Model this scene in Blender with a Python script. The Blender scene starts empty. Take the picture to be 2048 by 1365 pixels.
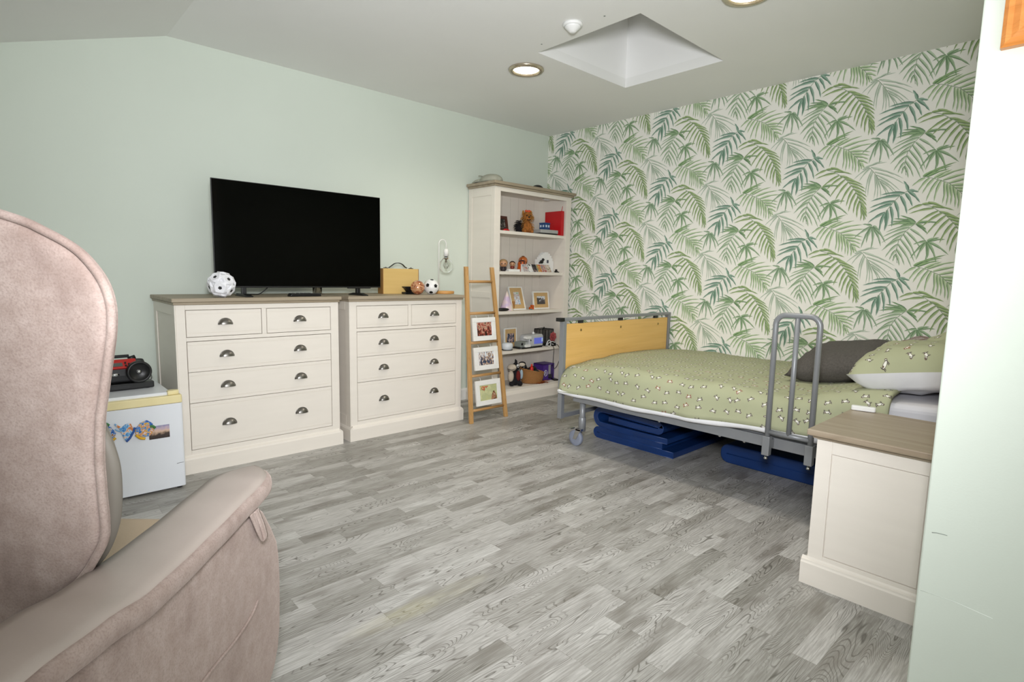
import bpy, bmesh, math, random
from mathutils import Vector, Matrix, Euler

SC = bpy.context.scene
COL = SC.collection
PI = math.pi
random.seed(7)

# ------------------------------------------------------------------ camera
CAM_H = 1.10
cam_data = bpy.data.cameras.new('camera')
cam_data.sensor_width = 36.0
cam_data.sensor_fit = 'HORIZONTAL'
cam_data.lens = 1117.8 / 2048.0 * 36.0
cam_data.clip_start = 0.02
cam = bpy.data.objects.new('camera', cam_data)
COL.objects.link(cam)
_yaw, _pit, _rol = math.radians(47.13825), math.radians(-6.82893), math.radians(1.204995)
_f = Vector((math.cos(_pit) * math.cos(_yaw), math.cos(_pit) * math.sin(_yaw), math.sin(_pit)))
_r = _f.cross(Vector((0, 0, 1))).normalized()
_u = _r.cross(_f)
_r2 = _r * math.cos(_rol) + _u * math.sin(_rol)
_u2 = _u * math.cos(_rol) - _r * math.sin(_rol)
_m = Matrix((( _r2.x, _u2.x, -_f.x, 0), (_r2.y, _u2.y, -_f.y, 0), (_r2.z, _u2.z, -_f.z, CAM_H), (0, 0, 0, 1)))
cam.matrix_world = _m
SC.camera = cam

# ------------------------------------------------------------------ world, big lights, exposure
W = bpy.data.worlds.new('daylight')
SC.world = W
W.use_nodes = True
W.node_tree.nodes['Background'].inputs['Color'].default_value = (0.97, 0.985, 1.0, 1)
W.node_tree.nodes['Background'].inputs['Strength'].default_value = 2.0

def light(name, kind, loc, energy, color=(1, 1, 1), aim=None, **kw):
    d = bpy.data.lights.new(name, kind)
    d.energy = energy
    d.color = color
    for k, v in kw.items():
        setattr(d, k, v)
    o = bpy.data.objects.new(name, d)
    COL.objects.link(o)
    o.location = loc
    if aim is not None:
        o.rotation_euler = (Vector(aim) - Vector(loc)).to_track_quat('-Z', 'Y').to_euler()
    return o

# the photographer's flash, a hand above the lens, head tipped up and to the right
light('camera_flash', 'SPOT', (0.03, 0.03, 1.38), 285, (0.965, 0.975, 1.02), aim=(2.5, 2.7, 1.3),
      spot_size=math.radians(114), spot_blend=1.0, shadow_soft_size=0.14)

SC.view_settings.view_transform = 'Standard'
SC.view_settings.look = 'None'
SC.view_settings.gamma = 1.0
SC.view_settings.use_curve_mapping = False
SC.view_settings.exposure = 0.14

# ------------------------------------------------------------------ helpers: colours and materials
def lin(h):
    h = h.lstrip('#')
    out = []
    for i in (0, 2, 4):
        c = int(h[i:i + 2], 16) / 255
        out.append(c / 12.92 if c <= 0.04045 else ((c + 0.055) / 1.055) ** 2.4)
    return (out[0], out[1], out[2], 1.0)

class G:
    """small wrapper to write node graphs as expressions"""
    def __init__(self, m):
        self.nt = m.node_tree
        self.n = self.nt.nodes
    def put(self, sock, v):
        if isinstance(v, bpy.types.NodeSocket):
            self.nt.links.new(v, sock)
        else:
            sock.default_value = v
    def math(self, op, a, b=0.0, c=0.0):
        n = self.n.new('ShaderNodeMath'); n.operation = op
        for s, v in zip(n.inputs, (a, b, c)):
            self.put(s, v)
        return n.outputs[0]
    def vec(self, op, a, b=(0, 0, 0)):
        n = self.n.new('ShaderNodeVectorMath'); n.operation = op
        self.put(n.inputs[0], a); self.put(n.inputs[1], b)
        return n.outputs['Value'] if op in ('LENGTH', 'DISTANCE', 'DOT_PRODUCT') else n.outputs[0]
    def xyz(self, v):
        n = self.n.new('ShaderNodeSeparateXYZ'); self.put(n.inputs[0], v)
        return n.outputs
    def comb(self, x, y, z=0.0):
        n = self.n.new('ShaderNodeCombineXYZ')
        for s, v in zip(n.inputs, (x, y, z)):
            self.put(s, v)
        return n.outputs[0]
    def coord(self, which='Object'):
        return self.n.new('ShaderNodeTexCoord').outputs[which]
    def noise(self, v, scale, detail=3.0, rough=0.5, dist=0.0):
        n = self.n.new('ShaderNodeTexNoise')
        self.put(n.inputs['Vector'], v); n.inputs['Scale'].default_value = scale
        n.inputs['Detail'].default_value = detail; n.inputs['Roughness'].default_value = rough
        n.inputs['Distortion'].default_value = dist
        return n.outputs['Fac']
    def white(self, v, dim='2D'):
        n = self.n.new('ShaderNodeTexWhiteNoise'); n.noise_dimensions = dim
        if dim == '1D':
            self.put(n.inputs['W'], v)
        else:
            self.put(n.inputs['Vector'], v)
        return n.outputs
    def mix(self, f, a, b, mode='MIX'):
        n = self.n.new('ShaderNodeMix'); n.data_type = 'RGBA'; n.blend_type = mode
        self.put(n.inputs['Factor'], f); self.put(n.inputs['A'], a); self.put(n.inputs['B'], b)
        return n.outputs['Result']
    def ramp(self, f, stops, interp='LINEAR'):
        n = self.n.new('ShaderNodeValToRGB'); self.put(n.inputs[0], f)
        cr = n.color_ramp; cr.interpolation = interp
        while len(cr.elements) < len(stops):
            cr.elements.new(0.5)
        for e, (p, c) in zip(cr.elements, stops):
            e.position = p; e.color = lin(c) if isinstance(c, str) else c
        return n.outputs[0]
    def step(self, f, lo, hi):
        n = self.n.new('ShaderNodeMapRange'); self.put(n.inputs['Value'], f)
        n.inputs['From Min'].default_value = lo; n.inputs['From Max'].default_value = hi
        return n.outputs[0]
    def bump(self, h, strength, dist):
        n = self.n.new('ShaderNodeBump'); self.put(n.inputs['Height'], h)
        n.inputs['Strength'].default_value = strength; n.inputs['Distance'].default_value = dist
        return n.outputs[0]
    @property
    def bsdf(self):
        return self.n['Principled BSDF']

MATS = {}
def mat(name, c1, c2=None, scale=8.0, rough=0.5, metal=0.0, bump=0.0, bscale=60.0, stretch=None, **kw):
    """principled surface whose base colour wanders between two near colours by object-space noise"""
    if name in MATS:
        return MATS[name]
    m = bpy.data.materials.new(name); m.use_nodes = True
    g = G(m); b = g.bsdf
    v = g.coord('Object')
    if stretch:
        v = g.vec('MULTIPLY', v, stretch)
    if c2 is None:
        c2 = c1
    f = g.noise(v, scale, 4.0)
    g.put(b.inputs['Base Color'], g.mix(g.step(f, 0.3, 0.7), lin(c1), lin(c2)))
    b.inputs['Roughness'].default_value = rough
    b.inputs['Metallic'].default_value = metal
    for k, val in kw.items():
        b.inputs[k].default_value = val
    if bump:
        g.put(b.inputs['Normal'], g.bump(g.noise(v, bscale, 3.0), bump, 0.004))
    MATS[name] = m
    return m

# ------------------------------------------------------------------ helpers: geometry
class MB:
    """collects shapes into one mesh"""
    def __init__(self, off=(0, 0, 0)):
        self.v, self.f, self.m, self.s = [], [], [], []
        self.off = Vector(off)
        self.mi = 0
        self.uv = None
        self.smooth = False
    def add(self, vs, fs, M=None, smooth=None):
        b = len(self.v)
        for p in vs:
            p = Vector(p)
            self.v.append((M @ p) if M else p)
        for f in fs:
            self.f.append([i + b for i in f]); self.m.append(self.mi)
            self.s.append(self.smooth if smooth is None else smooth)
        return self
    def box(self, x0, x1, y0, y1, z0, z1, M=None):
        vs = [(x, y, z) for z in (z0, z1) for y in (y0, y1) for x in (x0, x1)]
        return self.add(vs, [(0, 2, 3, 1), (4, 5, 7, 6), (0, 1, 5, 4), (2, 6, 7, 3), (0, 4, 6, 2), (1, 3, 7, 5)], M)
    def cbox(self, c, d, M=None):
        return self.box(c[0] - d[0] / 2, c[0] + d[0] / 2, c[1] - d[1] / 2, c[1] + d[1] / 2, c[2] - d[2] / 2, c[2] + d[2] / 2, M)
    def prism(self, poly, axis, a, b, M=None, smooth=None):
        """poly in the two other axes (in xyz order), extruded along axis from a to b"""
        def P(p, t):
            return {'x': (t, p[0], p[1]), 'y': (p[0], t, p[1]), 'z': (p[0], p[1], t)}[axis]
        n = len(poly)
        vs = [P(p, a) for p in poly] + [P(p, b) for p in poly]
        fs = [[i, (i + 1) % n, n + (i + 1) % n, n + i] for i in range(n)]
        self.add(vs, fs, M, smooth)
        k = len(self.v) - 2 * n
        for cap in (list(range(n))[::-1], list(range(n, 2 * n))):
            self.f.append([i + k for i in cap]); self.m.append(self.mi); self.s.append(False)
        return self
    def tube(self, path, r, n=10, closed=False, M=None, rs=None):
        path = [Vector(p) for p in path]
        N = len(path)
        vs, fs = [], []
        prev = None
        for i, p in enumerate(path):
            if closed:
                t = (path[(i + 1) % N] - path[i - 1]).normalized()
            else:
                t = (path[min(i + 1, N - 1)] - path[max(i - 1, 0)]).normalized()
            if prev is None:
                a = Vector((0, 0, 1)) if abs(t.z) < 0.9 else Vector((1, 0, 0))
                nrm = (a - t * a.dot(t)).normalized()
            else:
                nrm = (prev - t * prev.dot(t)).normalized()
            prev = nrm
            bi = t.cross(nrm)
            rr = rs[i] if rs else r
            for k in range(n):
                a = 2 * PI * k / n
                vs.append(p + (nrm * math.cos(a) + bi * math.sin(a)) * rr)
        for i in range(N if closed else N - 1):
            j = (i + 1) % N
            for k in range(n):
                fs.append((i * n + k, i * n + (k + 1) % n, j * n + (k + 1) % n, j * n + k))
        if not closed:
            fs.append(list(range(n))[::-1]); fs.append([(N - 1) * n + k for k in range(n)])
        return self.add(vs, fs, M, True)
    def lathe(self, prof, c=(0, 0, 0), n=24, M=None, axis='z', sx=1.0, sy=1.0):
        """prof: (radius, height) pairs"""
        vs, fs = [], []
        c = Vector(c)
        for r, z in prof:
            for k in range(n):
                a = 2 * PI * k / n
                p = (r * math.cos(a) * sx, r * math.sin(a) * sy, z)
                if axis == 'y':
                    p = (p[0], -p[2], p[1])
                if axis == 'x':
                    p = (p[2], p[0], p[1])
                vs.append(c + Vector(p))
        for i in range(len(prof) - 1):
            for k in range(n):
                fs.append((i * n + k, i * n + (k + 1) % n, (i + 1) * n + (k + 1) % n, (i + 1) * n + k))
        fs.append(list(range(n))[::-1]); fs.append([(len(prof) - 1) * n + k for k in range(n)])
        return self.add(vs, fs, M, True)
    def ball(self, c, r, sx=1, sy=1, sz=1, n=16, M=None):
        prof = [(max(1e-4, math.cos(a)) , math.sin(a)) for a in [(-PI / 2 + PI * i / n) for i in range(n + 1)]]
        vs, fs = [], []
        k2 = n * 2
        for rr, z in prof:
            for k in range(k2):
                a = 2 * PI * k / k2
                vs.append((c[0] + rr * math.cos(a) * r * sx, c[1] + rr * math.sin(a) * r * sy, c[2] + z * r * sz))
        for i in range(n):
            for k in range(k2):
                fs.append((i * k2 + k, i * k2 + (k + 1) % k2, (i + 1) * k2 + (k + 1) % k2, (i + 1) * k2 + k))
        return self.add(vs, fs, M, True)
    def grid(self, P, nu, nv, M=None, thick=None, uvf=None):
        """P(i,j) -> point, open sheet"""
        vs = [P(i, j) for j in range(nv + 1) for i in range(nu + 1)]
        fs = [(j * (nu + 1) + i, j * (nu + 1) + i + 1, (j + 1) * (nu + 1) + i + 1, (j + 1) * (nu + 1) + i) for j in range(nv) for i in range(nu)]
        return self.add(vs, fs, M, True)
    def build(self, name, mats, parent=None, bevel=0.0, seg=2, weld=False, sub=0, angle=40):
        me = bpy.data.meshes.new(name)
        me.from_pydata([tuple(p - self.off) for p in self.v], [], self.f)
        for mm in (mats if isinstance(mats, (list, tuple)) else [mats]):
            me.materials.append(mm)
        me.polygons.foreach_set('material_index', self.m)
        me.polygons.foreach_set('use_smooth', self.s)
        bm = bmesh.new(); bm.from_mesh(me)
        if weld:
            bmesh.ops.remove_doubles(bm, verts=bm.verts, dist=1e-5)
        bmesh.ops.recalc_face_normals(bm, faces=bm.faces)
        bm.to_mesh(me); bm.free()
        o = bpy.data.objects.new(name, me)
        COL.objects.link(o)
        if parent:
            o.parent = parent
        if bevel:
            md = o.modifiers.new('bevel', 'BEVEL'); md.width = bevel; md.segments = seg
            md.limit_method = 'ANGLE'; md.angle_limit = math.radians(angle)
            md.harden_normals = False
        if sub:
            md = o.modifiers.new('sub', 'SUBSURF'); md.levels = sub; md.render_levels = sub
        return o

def tag(o, label, cat, group=None, kind=None):
    o['label'] = label
    o['category'] = cat
    if group:
        o['group'] = group
    if kind:
        o['kind'] = kind
    return o

def thing(name, label, cat, loc=(0, 0, 0), rotz=0.0, group=None):
    o = bpy.data.objects.new(name, None)
    o.empty_display_size = 0.05
    COL.objects.link(o)
    o.location = loc
    o.rotation_euler = (0, 0, rotz)
    return tag(o, label, cat, group)

def solo(mb, name, mats, label, cat, loc, rotz=0.0, group=None, **kw):
    """a thing that is one mesh, modelled around its own base point"""
    o = mb.build(name, mats, None, **kw)
    o.location = loc
    o.rotation_euler = (0, 0, rotz)
    return tag(o, label, cat, group)

def struct(mb, name, mats, parent=None, **kw):
    o = mb.build(name, mats, parent, **kw)
    if parent is None:
        o['kind'] = 'structure'
    return o

def dup(root, loc, label, rotz=None):
    r = root.copy(); COL.objects.link(r)
    r.location = loc; r['label'] = label
    if rotz is not None:
        r.rotation_euler = (0, 0, rotz)
    for ch in list(root.children):
        c = ch.copy(); COL.objects.link(c); c.parent = r
        for g2 in list(ch.children):
            d = g2.copy(); COL.objects.link(d); d.parent = c
    return r

def rrect(x0, x1, y0, y1, r, n=5):
    pts = []
    for cx, cy, a0 in ((x1 - r, y1 - r, 0), (x0 + r, y1 - r, 90), (x0 + r, y0 + r, 180), (x1 - r, y0 + r, 270)):
        for k in range(n + 1):
            a = math.radians(a0 + 90 * k / n)
            pts.append((cx + r * math.cos(a), cy + r * math.sin(a)))
    return pts

def arc(c, r, a0, a1, n):
    return [(c[0] + r * math.cos(math.radians(a0 + (a1 - a0) * k / n)), c[1] + r * math.sin(math.radians(a0 + (a1 - a0) * k / n))) for k in range(n + 1)]

def catmull(pts, n=6, closed=False):
    out = []
    N = len(pts)
    for i in range(N if closed else N - 1):
        g = lambda k: Vector(pts[k % N] if closed else pts[max(0, min(N - 1, k))])
        p0, p1, p2, p3 = g(i - 1), g(i), g(i + 1), g(i + 2)
        for k in range(n):
            t = k / n
            out.append(0.5 * ((2 * p1) + (p2 - p0) * t + (2 * p0 - 5 * p1 + 4 * p2 - p3) * t * t + (3 * p1 - p0 - 3 * p2 + p3) * t ** 3))
    if not closed:
        out.append(Vector(pts[-1]))
    return out
# ------------------------------------------------------------------ shared materials
M_mint = mat('mint_wall_paint', '#d3dbcf', '#d0d8cc', scale=2.0, rough=0.75, bump=0.06, bscale=180)
M_ceil = mat('ceiling_paint', '#f1f1ee', '#eeeeeb', scale=2.0, rough=0.85, bump=0.05, bscale=120)
M_shaft = mat('skylight_shaft_paint', '#f7f7f5', '#f4f4f2', scale=2.0, rough=0.8)
M_trim = mat('white_gloss_trim', '#e6e6e2', '#e2e2de', rough=0.35)
M_cream = mat('cream_painted_wood', '#e6dfd4', '#e2dbd0', scale=3.0, rough=0.45, stretch=(1, 1, 8), bump=0.04, bscale=40)
M_nickel = mat('brushed_nickel', '#8d8a84', '#77746f', scale=30, rough=0.33, metal=1.0)
M_black = mat('black_plastic', '#0b0b0c', '#101011', scale=20, rough=0.4)
M_softblack = mat('dark_plastic', '#1d1d1f', '#242426', scale=20, rough=0.5)
M_white = mat('white_plastic', '#e9e9e6', '#e4e4e1', scale=20, rough=0.35)
M_whitepaint = mat('white_painted_frame', '#ecebe6', '#e6e5e0', scale=20, rough=0.45)
M_grey = mat('grey_painted_steel', '#8b8d8f', '#85878a', scale=12, rough=0.4, metal=0.25)
M_chrome = mat('chrome', '#c9c9c9', '#bdbdbd', scale=12, rough=0.15, metal=1.0)
M_red = mat('red_card', '#c5161d', '#b81219', scale=10, rough=0.4)
M_sheet = mat('pale_grey_sheet', '#d3d2d6', '#cbcacf', scale=8, rough=0.85, bump=0.1, bscale=40)
M_lining = mat('white_cotton', '#e9e9ea', '#dfdfe1', scale=10, rough=0.85, bump=0.12, bscale=50)
M_brass = mat('brass_pin', '#b9a06a', '#a58d58', scale=20, rough=0.3, metal=1.0)
M_glass = bpy.data.materials.new('clear_glass'); M_glass.use_nodes = True
G(M_glass).bsdf.inputs['Transmission Weight'].default_value = 1.0
G(M_glass).bsdf.inputs['Roughness'].default_value = 0.02
G(M_glass).bsdf.inputs['IOR'].default_value = 1.25
G(M_glass).bsdf.inputs['Base Color'].default_value = (0.97, 0.98, 0.97, 1)

def emit(name, col, strength):
    m = bpy.data.materials.new(name); m.use_nodes = True
    b = G(m).bsdf
    b.inputs['Base Color'].default_value = lin(col)
    b.inputs['Emission Color'].default_value = lin(col)
    b.inputs['Emission Strength'].default_value = strength
    return m

def wood(name, c1, c2, c3, axis, grain=26.0, rough=0.5, lines=0.35):
    """long-grained wood: fine streaks along an axis plus a few darker rings"""
    if name in MATS:
        return MATS[name]
    m = bpy.data.materials.new(name); m.use_nodes = True
    g = G(m)
    st = {'x': (0.06, 1, 1), 'y': (1, 0.06, 1), 'z': (1, 1, 0.06)}[axis]
    v = g.vec('MULTIPLY', g.coord('Object'), st)
    a = g.noise(v, grain, 5.0, 0.6)
    b = g.noise(v, grain * 0.22, 2.0)
    ring = g.math('ABSOLUTE', g.math('SINE', g.math('MULTIPLY', b, 60.0)))
    col = g.mix(g.step(a, 0.3, 0.7), lin(c1), lin(c2))
    f = g.math('MULTIPLY', g.step(ring, 0.35, 0.0), lines)
    col = g.mix(f, col, lin(c3))
    g.put(g.bsdf.inputs['Base Color'], col)
    g.bsdf.inputs['Roughness'].default_value = rough
    g.put(g.bsdf.inputs['Normal'], g.bump(a, 0.08, 0.003))
    MATS[name] = m
    return m

M_topx = wood('limed_oak_top', '#a89b87', '#94866f', '#83755f', 'x')
M_topy = wood('limed_oak_top_lengthwise', '#a59884', '#917f6a', '#7f705c', 'y', rough=0.4)
M_pine = wood('ladder_pine', '#c69c66', '#b2874f', '#93683a', 'z', grain=40)
M_oak = wood('oak_veneer_board', '#e6bb72', '#dbae62', '#c59a55', 'x', grain=30, lines=0.2)
M_ply = wood('pale_plywood', '#d6b673', '#cfae69', '#c39f5a', 'x', grain=24, lines=0.12)
M_plyend = wood('plywood_edge', '#a9793b', '#9a6c32', '#855a27', 'z', grain=30)
M_beech = wood('beech_base', '#d6a25e', '#c98f4a', '#b57a38', 'x', grain=30)
M_framewood = wood('orange_pine_frame', '#d98f49', '#c87d38', '#ae6829', 'y', grain=40, rough=0.3)
M_kraft = mat('kraft_mount', '#c9a775', '#c2a06c', scale=60, rough=0.8)

def photo_mat(name, stops, scale=30.0, seed=0.0, stretch=(1, 1, 1), rise=None):
    """a small snapshot: blotches of a few colours"""
    m = bpy.data.materials.new(name); m.use_nodes = True
    g = G(m)
    v = g.vec('ADD', g.vec('MULTIPLY', g.coord('Object'), stretch), (seed, seed * 1.7, seed * 0.6))
    f = g.noise(v, scale, 3.0, 0.6)
    if rise:                                          # lighter towards the top of the scene in the snapshot
        f = g.math('ADD', g.math('MULTIPLY', g.math('SUBTRACT', g.xyz(g.coord('Object'))[2], rise[0]), rise[1]), f)
    g.put(g.bsdf.inputs['Base Color'], g.ramp(f, stops))
    g.bsdf.inputs['Roughness'].default_value = 0.25
    return m

# floor: three-strip grey oak laminate, boards running along x
def floor_mat():
    m = bpy.data.materials.new('grey_oak_laminate'); m.use_nodes = True
    g = G(m)
    p = g.xyz(g.coord('Object'))
    x, y = p[0], p[1]
    wd, L = 0.0685, 0.47
    yr = g.math('DIVIDE', g.math('ADD', y, 20.0), wd)
    row = g.math('FLOOR', yr)
    fy = g.math('FRACT', yr)
    rnd = g.white(row, '1D')[0]
    xr = g.math('ADD', g.math('DIVIDE', g.math('ADD', x, 20.0), L), g.math('MULTIPLY', rnd, 7.3))
    colm = g.math('FLOOR', xr)
    fx = g.math('FRACT', xr)
    # board lengths vary: split some boards in two
    idv = g.white(g.comb(row, colm), '2D')
    split = g.math('MULTIPLY', g.math('GREATER_THAN', idv[0], 0.7), g.math('GREATER_THAN', fx, 0.5))
    idw = g.white(g.comb(g.math('ADD', row, g.math('MULTIPLY', split, 311.0)), colm), '2D')
    idc = g.xyz(idw[1])
    tone = g.ramp(idc[0], [(0.0, '#93918b'), (0.25, '#a7a5a0'), (0.5, '#b4b2ae'), (0.8, '#bcbab6'), (1.0, '#c2c1bd')])
    # grain in board space
    gx = g.math('ADD', x, g.math('MULTIPLY', idc[1], 37.0))
    gy = g.math('ADD', y, g.math('MULTIPLY', idc[2], 23.0))
    fine = g.noise(g.comb(g.math('MULTIPLY', gx, 0.05), gy), 190.0, 4.0, 0.65)
    c = g.mix(g.math('MULTIPLY', g.step(fine, 0.42, 0.7), 0.55), tone, lin('#6c675e'))
    c = g.mix(g.math('MULTIPLY', g.step(fine, 0.5, 0.3), 0.25), c, lin('#d8d6d0'))
    # cathedral rings: contour lines of a stretched noise
    big = g.noise(g.comb(g.math('MULTIPLY', gx, 0.15), gy), 13.0, 1.5, 0.4, 0.15)
    ring = g.math('ABSOLUTE', g.math('SINE', g.math('MULTIPLY', big, 115.0)))
    some = g.step(g.noise(g.comb(g.math('MULTIPLY', gx, 0.5), gy), 5.5, 1.0), 0.44, 0.56)
    c = g.mix(g.math('MULTIPLY', g.math('MULTIPLY', g.step(ring, 0.5, 0.0), some), 0.85), c, lin('#504c44'))
    # smoky patches and knots
    sm = g.noise(g.comb(g.math('MULTIPLY', gx, 0.35), gy), 9.0, 2.0)
    c = g.mix(g.math('MULTIPLY', g.step(sm, 0.54, 0.7), 0.58), c, lin('#655f56'))
    # joints
    ey = g.math('MINIMUM', fy, g.math('SUBTRACT', 1.0, fy))
    ex = g.math('MINIMUM', fx, g.math('SUBTRACT', 1.0, fx))
    j = g.math('MAXIMUM', g.step(ey, 0.018, 0.006), g.step(ex, 0.004, 0.0015))
    c = g.mix(g.math('MULTIPLY', j, 0.3), c, lin('#6b675d'))
    # a faint yellow stain worn into the boards
    dx = g.math('DIVIDE', g.math('SUBTRACT', x, 0.98), 0.30)
    dy = g.math('DIVIDE', g.math('SUBTRACT', y, 1.47), 0.055)
    d = g.math('ADD', g.math('MULTIPLY', dx, dx), g.math('MULTIPLY', dy, dy))
    stain = g.math('MULTIPLY', g.math('MULTIPLY', g.step(d, 1.0, 0.2), g.step(g.noise(g.comb(g.math('MULTIPLY', x, 0.3), y), 20.0), 0.35, 0.6)), 0.2)
    c = g.mix(stain, c, lin('#cfc78f'))
    g.put(g.bsdf.inputs['Base Color'], c)
    g.bsdf.inputs['Roughness'].default_value = 0.42
    g.put(g.bsdf.inputs['Normal'], g.bump(g.math('SUBTRACT', fine, g.math('MULTIPLY', j, 0.8)), 0.08, 0.003))
    return m
M_floor = floor_mat()

def velvet(name, c1, c2, c3):
    m = bpy.data.materials.new(name); m.use_nodes = True
    g = G(m)
    v = g.coord('Object')
    a = g.noise(v, 26.0, 5.0, 0.7)
    s = g.noise(g.vec('MULTIPLY', v, (1.0, 1.0, 0.55)), 7.0, 3.0, 0.6)
    c = g.mix(g.step(a, 0.3, 0.7), lin(c1), lin(c2))
    c = g.mix(g.math('MULTIPLY', g.step(s, 0.46, 0.7), 0.7), c, lin(c3))
    f = g.noise(v, 320.0, 2.0)
    c = g.mix(g.math('MULTIPLY', g.step(f, 0.45, 0.72), 0.35), c, lin(c3))
    g.put(g.bsdf.inputs['Base Color'], c)
    b = g.bsdf
    b.inputs['Roughness'].default_value = 0.9
    b.inputs['Sheen Weight'].default_value = 0.3
    b.inputs['Sheen Roughness'].default_value = 0.4
    b.inputs['Sheen Tint'].default_value = lin('#e6d2c8')
    g.put(b.inputs['Normal'], g.bump(g.math('ADD', g.noise(v, 300.0, 2.0), g.math('MULTIPLY', s, 1.2)), 0.2, 0.003))
    return m
M_velvet = velvet('mink_velvet', '#a1928a', '#8d7c73', '#66534b')
M_vinyl = mat('taupe_vinyl', '#a0958d', '#978c84', scale=5, rough=0.42, bump=0.04, bscale=220)
M_wing = mat('grey_vinyl', '#6c675e', '#635e56', scale=5, rough=0.45, bump=0.04, bscale=220)
M_vinylseat = mat('sand_vinyl', '#b3a088', '#aa977f', scale=5, rough=0.5, bump=0.1, bscale=200)

def dog_cloth():
    """sage cotton printed with small white terriers, in the cloth's own uv (metres)"""
    m = bpy.data.materials.new('sage_terrier_print'); m.use_nodes = True
    g = G(m)
    uv = g.n.new('ShaderNodeUVMap').outputs[0]
    S = 1 / 0.067
    n = g.n.new('ShaderNodeTexVoronoi'); n.voronoi_dimensions = '2D'
    p = g.vec('MULTIPLY', uv, (S, S, 0))
    g.put(n.inputs['Vector'], p); n.inputs['Scale'].default_value = 1.0; n.inputs['Randomness'].default_value = 0.55
    loc = g.vec('SUBTRACT', p, n.outputs['Position'])
    cc = g.xyz(n.outputs['Color'])
    ang = g.math('MULTIPLY', g.math('SUBTRACT', cc[0], 0.5), 1.6)
    ca, sa = g.math('COSINE', ang), g.math('SINE', ang)
    l = g.xyz(loc)
    flip = g.math('SUBTRACT', g.math('MULTIPLY', g.math('GREATER_THAN', cc[1], 0.5), 2.0), 1.0)
    lx = g.math('MULTIPLY', g.math('ADD', g.math('MULTIPLY', l[0], ca), g.math('MULTIPLY', l[1], sa)), flip)
    ly = g.math('SUBTRACT', g.math('MULTIPLY', l[1], ca), g.math('MULTIPLY', l[0], sa))
    def ell(cx, cy, rx, ry):
        a = g.math('DIVIDE', g.math('SUBTRACT', lx, cx), rx)
        b = g.math('DIVIDE', g.math('SUBTRACT', ly, cy), ry)
        return g.math('ADD', g.math('MULTIPLY', a, a), g.math('MULTIPLY', b, b))
    def inside(e, t=1.0):
        return g.math('LESS_THAN', e, t)
    mx = lambda *a: a[0] if len(a) == 1 else g.math('MAXIMUM', a[0], mx(*a[1:]))
    body = ell(0, 0.03, 0.17, 0.075)
    head = ell(0.19, 0.12, 0.065, 0.065)
    legs = mx(inside(ell(-0.15, -0.08, 0.022, 0.09)), inside(ell(-0.1, -0.08, 0.018, 0.08)), inside(ell(0.12, -0.08, 0.018, 0.08)), inside(ell(0.17, -0.08, 0.022, 0.09)))
    tail = inside(ell(-0.2, 0.1, 0.02, 0.07))
    outline = mx(inside(body, 1.5), inside(head, 1.6), legs, tail)
    white = mx(inside(body, 0.85), inside(head, 0.6))
    spots = mx(inside(ell(0.21, 0.14, 0.04, 0.04)), inside(ell(-0.1, 0.05, 0.045, 0.04)))
    base = g.mix(g.step(g.noise(g.coord('Object'), 5.0, 3.0), 0.3, 0.7), lin('#a2a585'), lin('#aaac8c'))
    dark = g.mix(g.math('GREATER_THAN', cc[2], 0.84), lin('#57504a'), lin('#8a4a35'))
    c = g.mix(outline, base, dark)
    c = g.mix(white, c, lin('#e6e4da'))
    c = g.mix(spots, c, lin('#6a5748'))
    g.put(g.bsdf.inputs['Base Color'], c)
    g.bsdf.inputs['Roughness'].default_value = 0.9
    v = g.coord('Object')
    g.put(g.bsdf.inputs['Normal'], g.bump(g.math('ADD', g.noise(v, 9.0, 3.0), g.math('MULTIPLY', g.noise(v, 500.0), 0.1)), 0.25, 0.02))
    return m
M_dog = dog_cloth()
M_charcoal = mat('charcoal_weave', '#57534e', '#4a4642', scale=120, rough=0.95, bump=0.3, bscale=300)
M_blue = mat('royal_blue_vinyl', '#12356e', '#102d5d', scale=6, rough=0.35, bump=0.08, bscale=60)
M_wallpaper = mat('wallpaper_ground', '#f0eee6', '#edebe3', scale=3, rough=0.8)
# ------------------------------------------------------------------ the room
WY, WX, CZ = 3.81, 3.955, 2.40
X0, Y0 = -2.0, -1.6
CRX, SLOPE = 0.814, 0.329
ZL = CZ - SLOPE * (CRX - X0)

mb = MB(); mb.box(X0 - 0.1, WX + 0.1, Y0, WY + 0.1, -0.06, 0.0)
struct(mb, 'floor', M_floor)
mb = MB(); mb.prism([(X0 - 0.1, 0), (WX + 0.1, 0), (WX + 0.1, CZ + 0.05), (CRX, CZ + 0.05), (X0 - 0.1, ZL)], 'y', WY, WY + 0.1)
struct(mb, 'wall_back', M_mint)
mb = MB(); mb.box(X0 - 0.1, X0, Y0, WY, 0, ZL)
struct(mb, 'wall_left', M_mint)
mb = MB(); mb.box(1.76, WX, Y0, 0.286, 0, CZ)
wi = struct(mb, 'wall_inner', M_mint, bevel=0.004)
M_scuff = mat('grey_scuff', '#8b938b', '#7f877f', scale=200, rough=0.8)
mb = MB(); mb.tube([(1.7598, 0.268, 0.452), (1.7598, 0.258, 0.4545), (1.7598, 0.245, 0.4555), (1.7598, 0.236, 0.4555)], 0.0009, 5)
struct(mb, 'scuff_mark', M_scuff, wi)
mb = MB(); mb.tube([(1.7599, 0.278, 0.287), (1.7599, 0.205, 0.288), (1.7599, 0.13, 0.279)], 0.0006, 5)
struct(mb, 'scrape_line', mat('pale_scrape', '#e6ece4', '#dfe6dd', scale=200, rough=0.8), wi)
mb = MB()
SX0, SX1, SY0, SY1 = 2.449, 3.310, 1.752, 2.467
for a, b, c, d in ((CRX, SX0, Y0, WY), (SX1, WX + 0.1, Y0, WY), (SX0, SX1, Y0, SY0), (SX0, SX1, SY1, WY)):
    mb.box(a, b, c, d, CZ, CZ + 0.06)
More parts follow.
